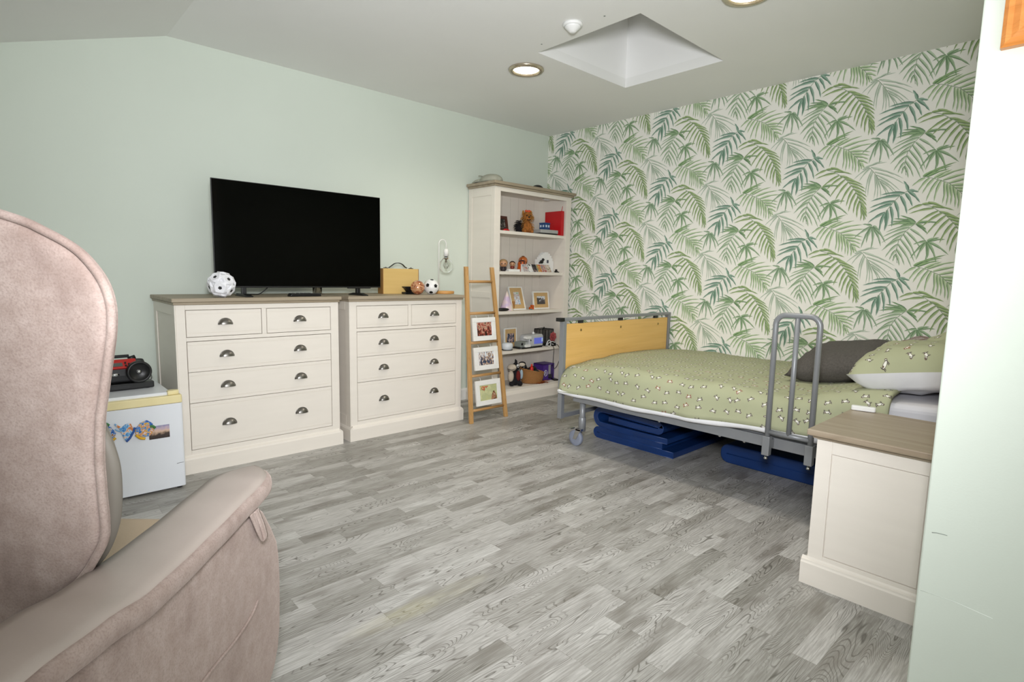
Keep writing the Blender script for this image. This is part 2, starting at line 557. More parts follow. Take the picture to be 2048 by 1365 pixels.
mb.prism([(CRX, CZ), (CRX, CZ + 0.06), (X0 - 0.1, ZL - SLOPE * 0.1 + 0.06), (X0 - 0.1, ZL - SLOPE * 0.1)], 'y', Y0, WY)
ceil = struct(mb, 'ceiling', M_ceil)
for x, y in ((2.349, 1.897), (2.377, 2.366)):
    struct(MB().lathe([(0.0005, CZ + 0.001), (0.006, CZ + 0.001), (0.005, CZ - 0.001), (0.0005, CZ - 0.001)], (x, y, 0), n=10), 'screw_hole', M_scuff, ceil)
mb = MB()
for a, b, c, d in ((SX0 - 0.04, SX0, SY0 - 0.04, SY1 + 0.04), (SX1, SX1 + 0.04, SY0 - 0.04, SY1 + 0.04), (SX0, SX1, SY0 - 0.04, SY0), (SX0, SX1, SY1, SY1 + 0.04)):
    mb.box(a, b, c, d, CZ + 0.06, 2.98)
struct(mb, 'trim_1', M_shaft)
mb = MB(); mb.box(SX0 - 0.04, SX1 + 0.04, SY0 - 0.04, SY1 + 0.04, 2.98, 3.02)
win = struct(mb, 'window_1', M_ceil)
mb = MB()
for a, b, c, d in ((SX0, SX0 + 0.05, SY0, SY1), (SX1 - 0.05, SX1, SY0, SY1), (SX0 + 0.05, SX1 - 0.05, SY0, SY0 + 0.05), (SX0 + 0.05, SX1 - 0.05, SY1 - 0.05, SY1)):
    mb.box(a, b, c, d, 2.94, 2.98)
struct(mb, 'window_frame', M_trim, win)
mb = MB(); mb.prism([(WY, 0), (WY - 0.016, 0), (WY - 0.016, 0.085), (WY - 0.008, 0.1), (WY, 0.1)], 'x', X0, WX)
struct(mb, 'baseboard_back', M_trim)

# wallpaper wall: painted palm leaves printed on the paper, a half-drop repeat of 0.528 x 0.508 m
LEAVES = [
    ('B', 7, [0,301,-81,240,3,297,-51,226,13,285,-9,142,20,277,4,133,31,259,37,113,38,251,54,112,45,240,73,121,6,303,131,244,19,295,180,219,30,273,189,185,40,255,169,150,55,232,152,144,62,218,140,141,66,207,107,119,66,207,119,127,-32,304,89,324,11,317,64,332,-38,295,-1,304]),
    ('H', 9, [-276,202,-410,165,-293,188,-427,136,-309,168,-428,102,-325,147,-414,66,-337,121,-424,55,-346,92,-402,16,-351,58,-379,-1,-347,35,-360,-9,-263,211,-217,160,-289,181,-206,104,-305,164,-223,54,-322,154,-247,7,-334,125,-252,-15,-343,95,-264,-44,-348,66,-300,-31,-347,35,-325,-34]),
    ('E', 10, [-243,-42,-303,-84,-222,-46,-272,-119,-200,-51,-250,-131,-179,-59,-228,-176,-165,-63,-190,-181,-151,-75,-151,-196,-137,-83,-133,-211,-123,-91,-113,-204,-108,-102,-92,-219,-87,-125,-78,-227,-64,-154,-58,-230,-201,-47,-122,-11,-187,-51,-57,-11,-158,-64,-10,-38,-130,-83,5,-65,-116,-95,-3,-113,-101,-110,-5,-134,-87,-125,-9,-156,-65,-151,-10,-181,-53,-169,-28,-205,-53,-169,-43,-212]),
    ('F', 15, [42,-51,-51,-119,42,-51,-7,-181,43,-53,19,-149,45,-53,47,-189,48,-53,98,-172,51,-52,121,-152,42,-48,-10,-35,48,-48,81,-74]),
    ('D', 15, [-203,104,-275,9,-203,104,-246,0,-203,104,-202,-25,-201,103,-192,11,-199,103,-149,-17,-198,105,-96,27,-198,107,-119,114,-203,109,-147,125,-206,106,-267,90]),
    ('D2', 11, [-250,-34,-106,28,-250,-34,-124,11,-243,-34,-164,2,-236,-38,-136,-5,-244,-30,-184,4,-254,-34,-204,-6]),
    ('G', 12, [-270,212,-406,203,-270,210,-385,212,-270,208,-340,199,-270,214,-376,243,-267,215,-345,260,-263,208,-203,147,-256,206,-212,172,-256,214,-154,208,-292,216,-393,224]),
    ('C', 14, [194,134,72,134,171,122,23,100,148,91,20,61,134,75,13,28,105,29,18,-29,209,149,182,205,212,148,262,134,210,146,273,74,199,133,238,54,175,119,215,12,148,91,177,-20,130,61,145,-59,106,25,109,-82,100,19,83,-84,113,42,114,-68]),
    ('A', 11, [-187,291,-303,267,-166,274,-269,201,-148,261,-234,190,-130,245,-209,143,-112,225,-177,120,-94,202,-144,94,-79,183,-110,79,-64,157,-95,45,-49,131,-67,33,-38,105,-45,6,-26,80,-24,-14,-13,43,-5,-15,-244,319,-169,310,-195,302,-93,273,-217,327,-134,288,-159,270,-77,232,-131,249,-30,203,-113,229,-12,177,-94,206,-7,155,-79,183,1,127,-65,161,0,106,-53,138,3,77,-41,109,6,49,-30,87,8,28,-18,58,9,7,-244,315,-311,286]),
    ('R', 3, [-244,315,-202,303,-202,303,-131,252,-131,252,-73,182,-73,182,-27,94,-27,94,4,-7,0,301,34,259,34,259,70,200,212,149,171,122,171,122,134,75,134,75,103,25,-254,-34,-200,-51,-200,-51,-130,-83,-130,-83,-72,-140,-72,-140,-45,-191,-263,215,-309,168,-309,168,-341,114,-341,114,-349,51,-349,51,-337,-18]),
]
LEAFCOL = {  # light half, deep half, dark edge
    'A': ('#a3b684', '#849d68', '#556f45'), 'B': ('#c6d0c0', '#b0bfaa', '#71856f'), 'C': ('#93ad9b', '#6d8f7b', '#43604f'), 'D': ('#a2b796', '#82a079', '#55704e'),
    'T': ('#9ab485', '#789a6a', '#4d6c44'), 'E': ('#bfcfab', '#9cb58b', '#5f7c55'), 'F': ('#a9bca1', '#86a081', '#566f53'), 'G': ('#92ac84', '#73926c', '#4c6746'),
    'H': ('#b9c9ae', '#97ae8d', '#5b755a'), 'R': ('#8d9c84', '#8d9c84', '#8d9c84')}
def clip_poly(poly, axis, lim, keep_less):
    out = []
    n = len(poly)
    for i in range(n):
        a, b = poly[i], poly[(i + 1) % n]
        ia = (a[axis] <= lim) == keep_less
        ib = (b[axis] <= lim) == keep_less
        if ia:
            out.append(a)
        if ia != ib:
            t = (lim - a[axis]) / (b[axis] - a[axis])
            out.append((a[0] + (b[0] - a[0]) * t, a[1] + (b[1] - a[1]) * t))
    return out
def wallpaper():
    mb = MB()
    mats = [M_wallpaper]
    idx = {}
    mb.box(WX, WX + 0.1, 0.2, WY + 0.1, 0, CZ + 0.06)
    rnd = random.Random(3)
    layer = 0
    for code, wd, L in LEAVES:
        key = code
        if code == 'D2':
            key = 'T'
        for h in (0, 1, 2):
            k = (key, h)
            if k not in idx:
                idx[k] = len(mats)
                mats.append(mat('leaf_%s_%s' % ({'A': 'bright_frond', 'B': 'pale_fan', 'C': 'dark_frond', 'D': 'star_leaf', 'T': 'leaf_tuft', 'E': 'wide_frond', 'F': 'palm_star', 'G': 'side_leaf', 'H': 'grey_frond', 'R': 'leaf_rib'}[key], ('light', 'deep', 'edge')[h]), LEAFCOL[key][h], scale=10, rough=0.8))
        layer += 1
        for ci in range(-6, 8):
            for cj in range(-7, 8):
                oy, oz = 1.103 - ci * 0.528, 1.485 + (cj + (0.5 if ci % 2 else 0.0)) * 0.508
                if oy < -0.5 or oy > 4.6 or oz < -0.8 or oz > 3.2:
                    continue
                for q in range(0, len(L), 4):
                    bs, bt, ts, tt = [v / 1000 for v in L[q:q + 4]]
                    xx = WX - 0.0002 - layer * 0.00016 - q * 0.0000013
                    dx, dz = ts - bs, tt - bt
                    ln = math.hypot(dx, dz)
                    nx, nz = -dz / ln, dx / ln
                    sg = -1 if (dx > 0) else 1          # leaflets droop
                    w2 = wd / 1000 * {'B': 0.72, 'E': 0.74, 'H': 0.76, 'F': 0.52, 'D': 0.5, 'C': 0.62, 'R': 0.5}.get(code, 0.64)
                    mid, up, dn = [], [], []
                    N = 5
                    for k in range(N + 1):
                        t = k / N
                        bow = 0.0 if code == 'R' else 0.05 * ln * math.sin(PI * t) * (1 if dx < 0 else -1) * -1
                        px, pz = bs + dx * t + nx * bow, bt + dz * t + nz * bow
                        w = w2 * (0.25 + 0.75 * math.sin(PI * min(1, t * 1.25 + 0.12) ** 0.9)) if t < 0.72 else w2 * (1 - t) / 0.28 * 0.75
                        if code == 'R':
                            w = w2
                        w = max(w, 0.0003)
                        mid.append((px, pz)); up.append((px + nx * w, pz + nz * w)); dn.append((px - nx * w, pz - nz * w))
                    mx2 = lambda p, r, f: [(a[0] + (b[0] - a[0]) * f, a[1] + (b[1] - a[1]) * f) for a, b in zip(p, r)]
                    if code == 'R':
                        strips = [(0, dn, up)]
                    elif code in 'BEH':                # outline leaves: paper shows through the middle
                        strips = [(0, mid, up), (1, mx2(mid, dn, 0.62), mid), (2, dn, mx2(mid, dn, 0.62))]
                    else:
                        strips = [(0, mid, up), (1, mx2(mid, dn, 0.7), mid), (2, dn, mx2(mid, dn, 0.7))]
                    for h, e1, e2 in strips:
                        poly = [(oy - s, oz + t) for s, t in e1] + [(oy - s, oz + t) for s, t in e2[::-1]]
                        for ax, lim, kl in ((0, 0.29, False), (0, WY - 0.002, True), (1, 0.01, False), (1, CZ - 0.001, True)):
                            if poly:
                                poly = clip_poly(poly, ax, lim, kl)
                        if len(poly) >= 3:
                            mb.mi = idx[(key, h)]
                            b = len(mb.v)
                            mb.v += [Vector((xx, a, c)) for a, c in poly]
                            if len(poly) == 2 * (N + 1):
                                for k in range(N):
                                    mb.f.append([b + k, b + k + 1, b + 2 * N - k, b + 2 * N + 1 - k]); mb.m.append(mb.mi); mb.s.append(False)
                            else:
                                mb.f.append(list(range(b, b + len(poly)))); mb.m.append(mb.mi); mb.s.append(False)
    struct(mb, 'wall_right', mats)
wallpaper()

# ceiling lights, smoke alarm
M_lens = emit('lit_lens', '#fff3d6', 9.0)
M_ringm = mat('pearl_nickel_ring', '#c9bda8', '#b9ad97', scale=20, rough=0.25, metal=0.8)
def downlight(loc, label):
    t = thing('ceiling_downlight', label, 'ceiling light', loc, 0, 'recessed downlights')
    MB().lathe([(0.084, 0.0), (0.112, -0.002), (0.114, -0.008), (0.106, -0.016), (0.09, -0.018), (0.082, -0.012), (0.082, 0.0)], n=40).build('trim_ring', M_ringm, t)
    MB().lathe([(0.0005, -0.011), (0.06, -0.011), (0.0815, -0.005), (0.0815, -0.001), (0.0005, -0.001)], n=40).build('lens', M_lens, t)
    light('downlight_lamp', 'SPOT', (loc[0], loc[1], loc[2] - 0.03), 32, (1.0, 0.93, 0.82), aim=(loc[0], loc[1], 0), spot_size=math.radians(150), spot_blend=0.8, shadow_soft_size=0.08)
    return t
downlight((2.584, 2.705, CZ), 'lit round recessed ceiling light beside the skylight, nearer the bookcase')
downlight((2.62, 1.29, CZ), 'lit round recessed ceiling light cut off by the top edge of the photo')
t = thing('smoke_detector', 'small white cone-shaped smoke alarm on the ceiling', 'smoke alarm', (2.302, 2.067, CZ))
MB().lathe([(0.0005, 0), (0.05, 0), (0.052, -0.008), (0.048, -0.016), (0.0005, -0.016)], n=28).build('base', M_white, t)
MB().lathe([(0.044, -0.016), (0.04, -0.022), (0.018, -0.042), (0.012, -0.046), (0.0005, -0.047)], n=28).build('sensor_cone', M_white, t)

# ------------------------------------------------------------------ chests of drawers
def cup_handle(x, z, y):
    """half-dome cup pull, open below"""
    mb = MB()
    W, Hh, D = 0.034, 0.030, 0.024
    nu, nv = 14, 7
    for sc in (1.0, 0.86):
        vs = []
        for j in range(nv + 1):
            e = PI / 2 * j / nv                     # 0 = outer rim at the face, 90 = front lip
            for i in range(nu + 1):
                a = PI * i / nu
                vs.append((x + W * sc * math.cos(a) , y - D * sc * math.sin(e) * (0.35 + 0.65 * math.sin(a)), z - 0.012 + Hh * sc * math.sin(a) * math.cos(e) ))
        fs = [(j * (nu + 1) + i, j * (nu + 1) + i + 1, (j + 1) * (nu + 1) + i + 1, (j + 1) * (nu + 1) + i) for j in range(nv) for i in range(nu)]
        mb.add(vs, fs, None, True)
    rim = [(x + W * math.cos(PI * k / 14) * 1.04, y - 0.001, z - 0.012 + Hh * math.sin(PI * k / 14) * 1.04) for k in range(15)]
    mb.tube(rim, 0.0025, 6)
    mb.box(x - W - 0.004, x - W + 0.006, y - 0.003, y, z - 0.016, z - 0.006)
    mb.box(x + W - 0.006, x + W + 0.004, y - 0.003, y, z - 0.016, z - 0.006)
    return mb

def make_chest(label):
    t = thing('chest_of_drawers', label, 'chest of drawers', (1.121, 3.285, 0), 0, 'matching cream chests of drawers')
    bw, dp = 0.441, 0.495
    m = MB()
    m.box(-bw, bw, 0.02, dp, 0.03, 0.905)                                  # core
    for a, b, c, d in ((-bw, -0.397, 0.05, 0.905), (0.397, bw, 0.05, 0.905), (-0.397, 0.397, 0.878, 0.905), (-0.397, 0.397, 0.712, 0.733), (-0.397, 0.397, 0.05, 0.1235), (-0.0125, 0.0125, 0.733, 0.878)):
        m.box(a, b, 0.0, 0.021, c, d)
    for sx in (-1, 1):                                                     # framed side panels
        x = sx * bw
        for a, b, c, d in ((0.0, 0.06, 0.05, 0.905), (dp - 0.06, dp, 0.05, 0.905), (0.06, dp - 0.06, 0.85, 0.905), (0.06, dp - 0.06, 0.05, 0.16)):
            m.box(min(x, x + sx * 0.006), max(x, x + sx * 0.006), a, b, c, d)
    m.build('carcass', M_cream, t, bevel=0.0015)
    m = MB()
    pl = [(0.0, 0.0), (-0.018, 0.0), (-0.018, 0.078), (-0.013, 0.088), (-0.004, 0.094), (0.0, 0.1)]
    m.prism([(a, b) for a, b in pl], 'x', -bw, bw)
    for sx in (-1, 1):
        q = [(sx * (bw - a), b) for a, b in pl]
        m.prism(q, 'y', -0.018, dp)
    m.build('plinth', M_cream, t)
    m = MB()
    m.box(-bw - 0.02, bw + 0.02, -0.022, dp + 0.01, 0.919, 0.94)
    m.box(-bw - 0.012, bw + 0.012, -0.013, dp + 0.008, 0.905, 0.919)
    m.build('top', M_topx, t, bevel=0.004)
    rows = [(-0.394, -0.0155, 0.736, 0.875), (0.0155, 0.394, 0.736, 0.875), (-0.394, 0.394, 0.548, 0.709), (-0.394, 0.394, 0.381, 0.5455), (-0.394, 0.394, 0.1265, 0.378)]
    hz = [0.81, 0.81, 0.634, 0.465, 0.253]
    for k, (a, b, c, d) in enumerate(rows):
        m = MB()
        m.box(a, b, 0.003, 0.03, c, d)
        e = 0.017                                                          # cock-bead lines near top and bottom
        m.box(a + 0.001, b - 0.001, 0.0005, 0.004, c, c + e)
        m.box(a + 0.001, b - 0.001, 0.0005, 0.004, c + e + 0.003, d - e - 0.003)
        m.box(a + 0.001, b - 0.001, 0.0005, 0.004, d - e, d)
        dr = m.build('drawer', M_cream, t)
        xs = [(a + b) / 2] if k < 2 else [-0.203, 0.203]
        for x in xs:
            cup_handle(x, hz[k], 0.0005).build('cup_handle', M_nickel, dr)
    return t
chest = make_chest('cream chest of drawers standing beside the white fridge, left of the pair')
dup(chest, (2.0875, 3.285, 0), 'cream chest of drawers beside the wooden ladder, right of the pair')

# ------------------------------------------------------------------ bookcase
BX, BY = 3.459, 3.465
t = thing('bookcase', 'tall cream open bookcase with oak top in the corner of the room', 'bookcase', (BX, BY, 0))
m = MB()
bw, dp = 0.459, 0.335
il, ir = -0.400, 0.394
m.box(-bw, il, 0.0, dp, 0.03, 1.80)
m.box(ir, bw, 0.0, dp, 0.03, 1.80)
m.box(il, ir, 0.0, 0.022, 1.765, 1.80)
m.box(il, ir, 0.022, dp, 1.785, 1.80)
m.box(il, ir, 0.03, dp, 0.095, 0.12)
for a, b, c, d in ((0.0, 0.045, 0.09, 1.80), (dp - 0.045, dp, 0.09, 1.80), (0.045, dp - 0.045, 1.73, 1.80), (0.045, dp - 0.045, 0.09, 0.18), (0.045, dp - 0.045, 0.90, 0.95)):
    m.box(-bw - 0.005, -bw, a, b, c, d)
m.build('carcass', M_cream, t, bevel=0.0015)
m = MB()
nb = 8
for k in range(nb):
    w = (ir - il) / nb
    m.box(il + k * w + 0.0015, il + (k + 1) * w - 0.0015, dp - 0.017, dp - 0.008, 0.12, 1.785)
m.box(il, ir, dp - 0.008, dp - 0.001, 0.12, 1.785)
m.build('back_boards', M_cream, t)
for z in (1.456, 1.122, 0.787, 0.447):
    MB().box(il + 0.001, ir - 0.001, 0.018, dp - 0.018, z - 0.026, z).build('shelf', M_cream, t, bevel=0.0015)
m = MB()
pl = [(0.0, 0.0), (-0.018, 0.0), (-0.018, 0.07), (-0.012, 0.082), (0.0, 0.1)]
m.prism(pl, 'x', -bw, bw)
m.prism([(bw - a * 0.9, b) for a, b in pl], 'y', -0.018, dp)
m.prism([(-bw + a, b) for a, b in pl], 'y', -0.018, dp)
m.box(il, ir, 0.0, 0.03, 0.02, 0.12)
m.build('plinth', M_cream, t)
m = MB()
m.box(-bw - 0.03, bw + 0.033, -0.028, dp + 0.004, 1.816, 1.84)
m.box(-bw - 0.018, bw + 0.02, -0.016, dp, 1.80, 1.816)
m.build('top', M_topx, t, bevel=0.004)
t2 = thing('puck_light', 'small white round puck light under the top of the bookcase', 'light', (3.735, 3.60, 1.785))
MB().lathe([(0.0005, 0), (0.04, 0), (0.04, -0.008), (0.032, -0.013), (0.0005, -0.013)], n=24).build('housing', M_white, t2)
MB().lathe([(0.0005, -0.013), (0.026, -0.013), (0.02, -0.016), (0.0005, -0.016)], n=24).build('diffuser', M_lining, t2)

# ------------------------------------------------------------------ television and things on the chests
TZ = 0.94
t = thing('television', 'large black flat-screen television standing across both chests', 'television', (1.42, 3.41, TZ))
m = MB(); m.box(-0.515, 0.515, 0.0, 0.012, 0.05, 0.648); m.box(-0.40, 0.40, 0.012, 0.05, 0.10, 0.42); m.box(0.28, 0.44, -0.002, 0.02, 0.044, 0.052)
m.build('case', M_black, t, bevel=0.002)
M_screen = mat('dark_screen', '#010101', '#020202', rough=0.1)
MATS['dark_screen'].node_tree.nodes['Principled BSDF'].inputs['Specular IOR Level'].default_value = 0.12
m = MB(); m.box(-0.511, 0.511, -0.0015, 0.0005, 0.059, 0.644)
m.build('screen', M_screen, t)
for x in (-0.36, 0.355):
    m = MB()
    m.box(x - 0.012, x + 0.012, 0.004, 0.03, 0.012, 0.06)
    m.prism([(-0.105, 0.0), (0.105, 0.0), (0.105, 0.005), (0.04, 0.016), (-0.04, 0.016), (-0.105, 0.005)], 'x', x - 0.018, x + 0.018, M=Matrix.Translation((0, 0.012, 0)))
    m.build('foot', M_black, t, bevel=0.002)
m = MB(); m.tube(catmull([(-0.17, 0.045, 0.12), (-0.19, 0.09, 0.06), (-0.235, 0.115, 0.012), (-0.27, 0.15, 0.006), (-0.33, 0.25, 0.006)], 6), 0.003, 8)
m.build('power_lead', M_black, t)
m = MB()
m.prism([(-0.098, 0.0), (0.098, 0.0), (0.1, 0.006), (0.092, 0.017), (0.03, 0.02), (-0.05, 0.017), (-0.09, 0.02), (-0.1, 0.008)], 'y', -0.022, 0.022)
t = thing('remote_control', 'black remote control lying under the television', 'remote control', (1.385, 3.35, TZ), 0.12)
m.build('body', M_black, t, bevel=0.003)
m = MB()
for k in range(5):
    for j in (-1, 0, 1):
        m.lathe([(0.004, 0.017), (0.004, 0.0205), (0.0005, 0.021)], (-0.07 + k * 0.025, j * 0.012, 0), n=8)
m.build('buttons', M_softblack, t)
m = MB(); m.prism(rrect(0.0, 0.014, -0.005, 0.005, 0.003), 'z', 0.0195, 0.0205, M=Matrix.Translation((0.035, 0, 0))); m.build('logo_plate', M_white, t)
t = thing('glass_tumbler', 'small clear glass tumbler behind the television', 'glass', (1.60, 3.66, TZ))
MB().lathe([(0.0005, 0.0), (0.028, 0.0), (0.034, 0.085), (0.032, 0.085), (0.026, 0.006), (0.0005, 0.005)], n=24).build('bowl', M_glass, t)

# faceted white ball with black centres
PHI = (1 + 5 ** 0.5) / 2
def paper_ball(c, r):
    base = [Vector(p).normalized() for p in [(s1, s2 * PHI, 0) for s1 in (-1, 1) for s2 in (-1, 1)] + [(0, s1, s2 * PHI) for s1 in (-1, 1) for s2 in (-1, 1)] + [(s2 * PHI, 0, s1) for s1 in (-1, 1) for s2 in (-1, 1)]]
    return base
IC = paper_ball((0, 0, 0), 1)
def rot_vs(vs, e):
    R = Euler(e).to_matrix()
    return [R @ v for v in vs]
def origami(mbw, r, e):
    vs = rot_vs(IC, e)
    for i, v in enumerate(vs):                       # twelve raised white rosettes, each with a sunken black pentagon
        nb = sorted([w for w in vs if w is not v], key=lambda w: (w - v).length)[:5]
        a = (nb[0] - v * nb[0].dot(v)).normalized(); b = v.cross(a)
        def ring(rad, h, off=0):
            return [(v * h + (a * math.cos(2 * PI * k / 5 + off) + b * math.sin(2 * PI * k / 5 + off)) * rad) * r for k in range(5)]
        outer, mid, inn, dot = ring(0.60, 0.80), ring(0.45, 0.97, PI / 5), ring(0.14, 0.93), ring(0.15, 0.935)
        V = outer + mid + inn
        F = []
        for k in range(5):
            F += [(k, 5 + k, 5 + (k - 1) % 5), (k, (k + 1) % 5, 5 + k), (5 + k, 10 + (k + 1) % 5, 10 + k), (5 + k, 10 + k, 5 + (k - 1) % 5)]
        F.append((10, 11, 12, 13, 14))
        mbw.mi = 0; mbw.add(V, F)
        mbw.mi = 1; mbw.add([p * 1.01 for p in dot] + [p * 0.9 for p in dot], [(0, 1, 2, 3, 4)] + [(k, 5 + k, 5 + (k + 1) % 5, (k + 1) % 5) for k in range(5)])
M_paper = mat('white_knit', '#eeeef0', '#e2e2e6', scale=60, rough=0.8, bump=0.2, bscale=200)
mw = MB()
origami(mw, 0.068, (0.5, 0.25, 0.3))
mw.mi = 0; mw.ball((0, 0, 0), 0.0625, n=12)
zmin = min(v.z for v in mw.v)
mw.v = [v - Vector((0, 0, zmin)) for v in mw.v]
solo(mw, 'faceted_football', [M_paper, M_softblack], 'white faceted soft football with black centres at the left end of a chest', 'ball', (0.915, 3.325, TZ))

# wooden case with a strap handle
t = thing('wooden_case', 'pale plywood carry case with black strap handle, right of the television', 'case', (2.19, 3.60, TZ), -0.1)
m = MB(); m.box(-0.138, 0.138, -0.045, -0.004, 0, 0.182); m.box(-0.138, 0.138, -0.003, 0.042, 0, 0.182); m.build('shell', M_ply, t, bevel=0.002)
for x in (-0.142, 0.138):
    m = MB(); m.box(x, x + 0.004, -0.045, 0.042, 0, 0.182); m.build('end_panel', M_plyend, t)
m = MB()
pts = catmull([(-0.075, 0, 0.186), (-0.06, 0, 0.196), (-0.03, 0, 0.216), (0.0, 0, 0.221), (0.03, 0, 0.212), (0.052, 0, 0.193), (0.066, 0, 0.186)], 5)
n0 = len(pts)
vs = []
for p in pts:
    vs += [(p.x, -0.010, p.z), (p.x, 0.010, p.z), (p.x, 0.010, p.z + 0.0045), (p.x, -0.010, p.z + 0.0045)]
m.add(vs, [(4 * i + k, 4 * i + (k + 1) % 4, 4 * i + 4 + (k + 1) % 4, 4 * i + 4 + k) for i in range(n0 - 1) for k in range(4)])
m.build('handle', M_black, t)
for x in (-0.1, 0.1):
    m = MB(); m.box(x - 0.014, x + 0.014, -0.012, 0.01, 0.182, 0.188); m.lathe([(0.006, 0.188), (0.004, 0.193), (0.0005, 0.194)], (x, -0.002, 0), n=10); m.build('latch', M_nickel, t)

# black pedestal dish
t = thing('pedestal_dish', 'small black pedestal stand in front of the wooden case', 'stand', (2.215, 3.50, TZ))
MB().box(-0.045, 0.045, -0.025, 0.025, 0, 0.016).build('base', M_black, t, bevel=0.002)
m = MB(); m.prism([(-0.012, 0.016), (0.012, 0.016), (0.03, 0.04), (0.045, 0.05), (0.045, 0.055), (-0.045, 0.055), (-0.045, 0.05), (-0.03, 0.04)], 'y', -0.022, 0.022); m.build('cradle', M_black, t, bevel=0.002)

# copper swirl glass ball
mm = bpy.data.materials.new('copper_swirl_glass'); mm.use_nodes = True
g = G(mm)
v = g.coord('Object')
a = g.noise(g.vec('MULTIPLY', v, (1, 1, 2.2)), 11.0, 3.0, 0.55, 2.5)
g.put(g.bsdf.inputs['Base Color'], g.ramp(a, [(0.3, '#7d3f2c'), (0.48, '#c0764f'), (0.58, '#e2b183'), (0.7, '#a55a43')]))
g.bsdf.inputs['Roughness'].default_value = 0.08
g.bsdf.inputs['Metallic'].default_value = 0.35
g.bsdf.inputs['Coat Weight'].default_value = 0.8
m = MB(); m.ball((0, 0, 0.051), 0.051, n=18)
solo(m, 'glass_ornament', mm, 'copper swirled glass ball next to the little football', 'ornament', (2.232, 3.41, TZ))

# little football
m = MB(); m.ball((0, 0, 0.056), 0.056, n=20)
m.mi = 1
for v in rot_vs(IC, (0.35, 0.75, 0.62)):
    a = v.orthogonal().normalized(); b = v.cross(a)
    ring = [Vector((0, 0, 0.056)) + (v * 0.955 + (a * math.cos(2 * PI * k / 5) + b * math.sin(2 * PI * k / 5)) * 0.26).normalized() * 0.0568 for k in range(5)]
    m.add(ring + [Vector((0, 0, 0.056)) + v * 0.0572], [(k, (k + 1) % 5, 5) for k in range(5)])
solo(m, 'mini_football', [M_white, M_black], 'small white football with black pentagons by the lamp base', 'ball', (2.347, 3.405, TZ))

# hooked lamp
t = thing('table_lamp', 'white hooked lamp with clear globe bulb on a round wooden base', 'lamp', (2.545, 3.52, TZ))
MB().lathe([(0.0005, 0), (0.074, 0), (0.076, 0.004), (0.076, 0.018), (0.073, 0.021), (0.0005, 0.021)], n=36).build('base', M_beech, t)
m = MB()
m.tube([(-0.052, 0, 0.02), (-0.052, 0, 0.37)] + [(-0.0185 + 0.0335 * math.cos(a), 0, 0.375 + 0.0335 * math.sin(a)) for a in [PI * (1 - k / 14) for k in range(15)]] + [(0.015, 0, 0.34)], 0.0038, 10)
m.build('stem', M_whitepaint, t)
MB().lathe([(0.0005, 0.343), (0.01, 0.341), (0.018, 0.335), (0.019, 0.285), (0.0005, 0.285)], (0.015, 0, 0), n=20).build('socket', M_whitepaint, t)
MB().lathe([(0.013, 0.285), (0.015, 0.277), (0.026, 0.265), (0.044, 0.245), (0.052, 0.222), (0.052, 0.205), (0.044, 0.182), (0.028, 0.166), (0.012, 0.1605), (0.0005, 0.16)], (0.015, 0, 0), n=28).build('globe_bulb', M_glass, t)
m = MB()
m.lathe([(0.009, 0.284), (0.011, 0.262), (0.005, 0.25), (0.004, 0.232)], (0.015, 0, 0), n=12)
for k in range(6):
    a = 2 * PI * k / 6
    m.tube([(0.015 + 0.005 * math.cos(a), 0.005 * math.sin(a), 0.245), (0.015 + 0.017 * math.cos(a), 0.017 * math.sin(a), 0.215), (0.015 + 0.007 * math.cos(a + 0.5), 0.007 * math.sin(a + 0.5), 0.195)], 0.0009, 5)
m.build('filament', M_chrome, t)
# ------------------------------------------------------------------ picture frames
def picture_frame(w, h, border, mount, photo, frame_mat, label, loc, yaw=0.0, tilt=0.0, mount_mat=None, depth=0.016, name='framed_photograph', group=None, strut=False):
    """stands on its lower edge; face towards -y"""
    t = thing(name, label, 'picture frame', loc, 0, group)
    t.rotation_euler = (-tilt, 0, yaw)
    m = MB()
    for a, b, c, d in ((-w / 2, w / 2, 0, border), (-w / 2, w / 2, h - border, h), (-w / 2, -w / 2 + border, border, h - border), (w / 2 - border, w / 2, border, h - border)):
        m.box(a, b, 0, depth, c, d)
    m.build('frame', frame_mat, t, bevel=0.0015)
    m = MB(); m.box(-w / 2 + border * 0.9, w / 2 - border * 0.9, 0.005, depth - 0.003, border * 0.9, h - border * 0.9)
    m.build('mount', mount_mat or M_lining, t)
    x, z = mount
    m = MB(); m.box(-w / 2 + x, w / 2 - x, 0.003, 0.0055, z, h - z)
    m.build('photograph', photo, t)
    if strut:
        m = MB(); m.prism([(depth, h * 0.7), (depth + 0.004, h * 0.7), (depth + h * 0.28, 0.012 + h * 0.28 * tilt), (depth + h * 0.28 - 0.005, 0.010 + h * 0.28 * tilt)], 'x', -0.02, 0.02)
        m.build('strut', M_softblack, t)
    return t

# ------------------------------------------------------------------ ladder with hanging pictures
t = thing('display_ladder', 'narrow pine ladder propped between the chest of drawers and the bookcase', 'ladder', (2.69, 3.135, 0))
def railx(side, z):
    return (-0.172 + (0.052) * z / 1.145) if side < 0 else (0.170 - 0.040 * z / 1.145)
lean = 0.15 / 1.145
for s in (-1, 1):
    m = MB()
    n = 2
    a, b = railx(s, 0), railx(s, 1.148)
    vs = []
    for x, z in ((a, 0.0), (b, 1.148)):
        y = z * lean
        vs += [(x - 0.0155, y - 0.011, z), (x + 0.0155, y - 0.011, z), (x + 0.0155, y + 0.011, z), (x - 0.0155, y + 0.011, z)]
    m.add(vs, [(0, 3, 2, 1), (4, 5, 6, 7), (0, 1, 5, 4), (1, 2, 6, 5), (2, 3, 7, 6), (3, 0, 4, 7)])
    m.build('rail', M_pine, t, bevel=0.003)
M_rung = wood('rung_pine', '#c2965f', '#ad8149', '#8e6437', 'x', grain=40)
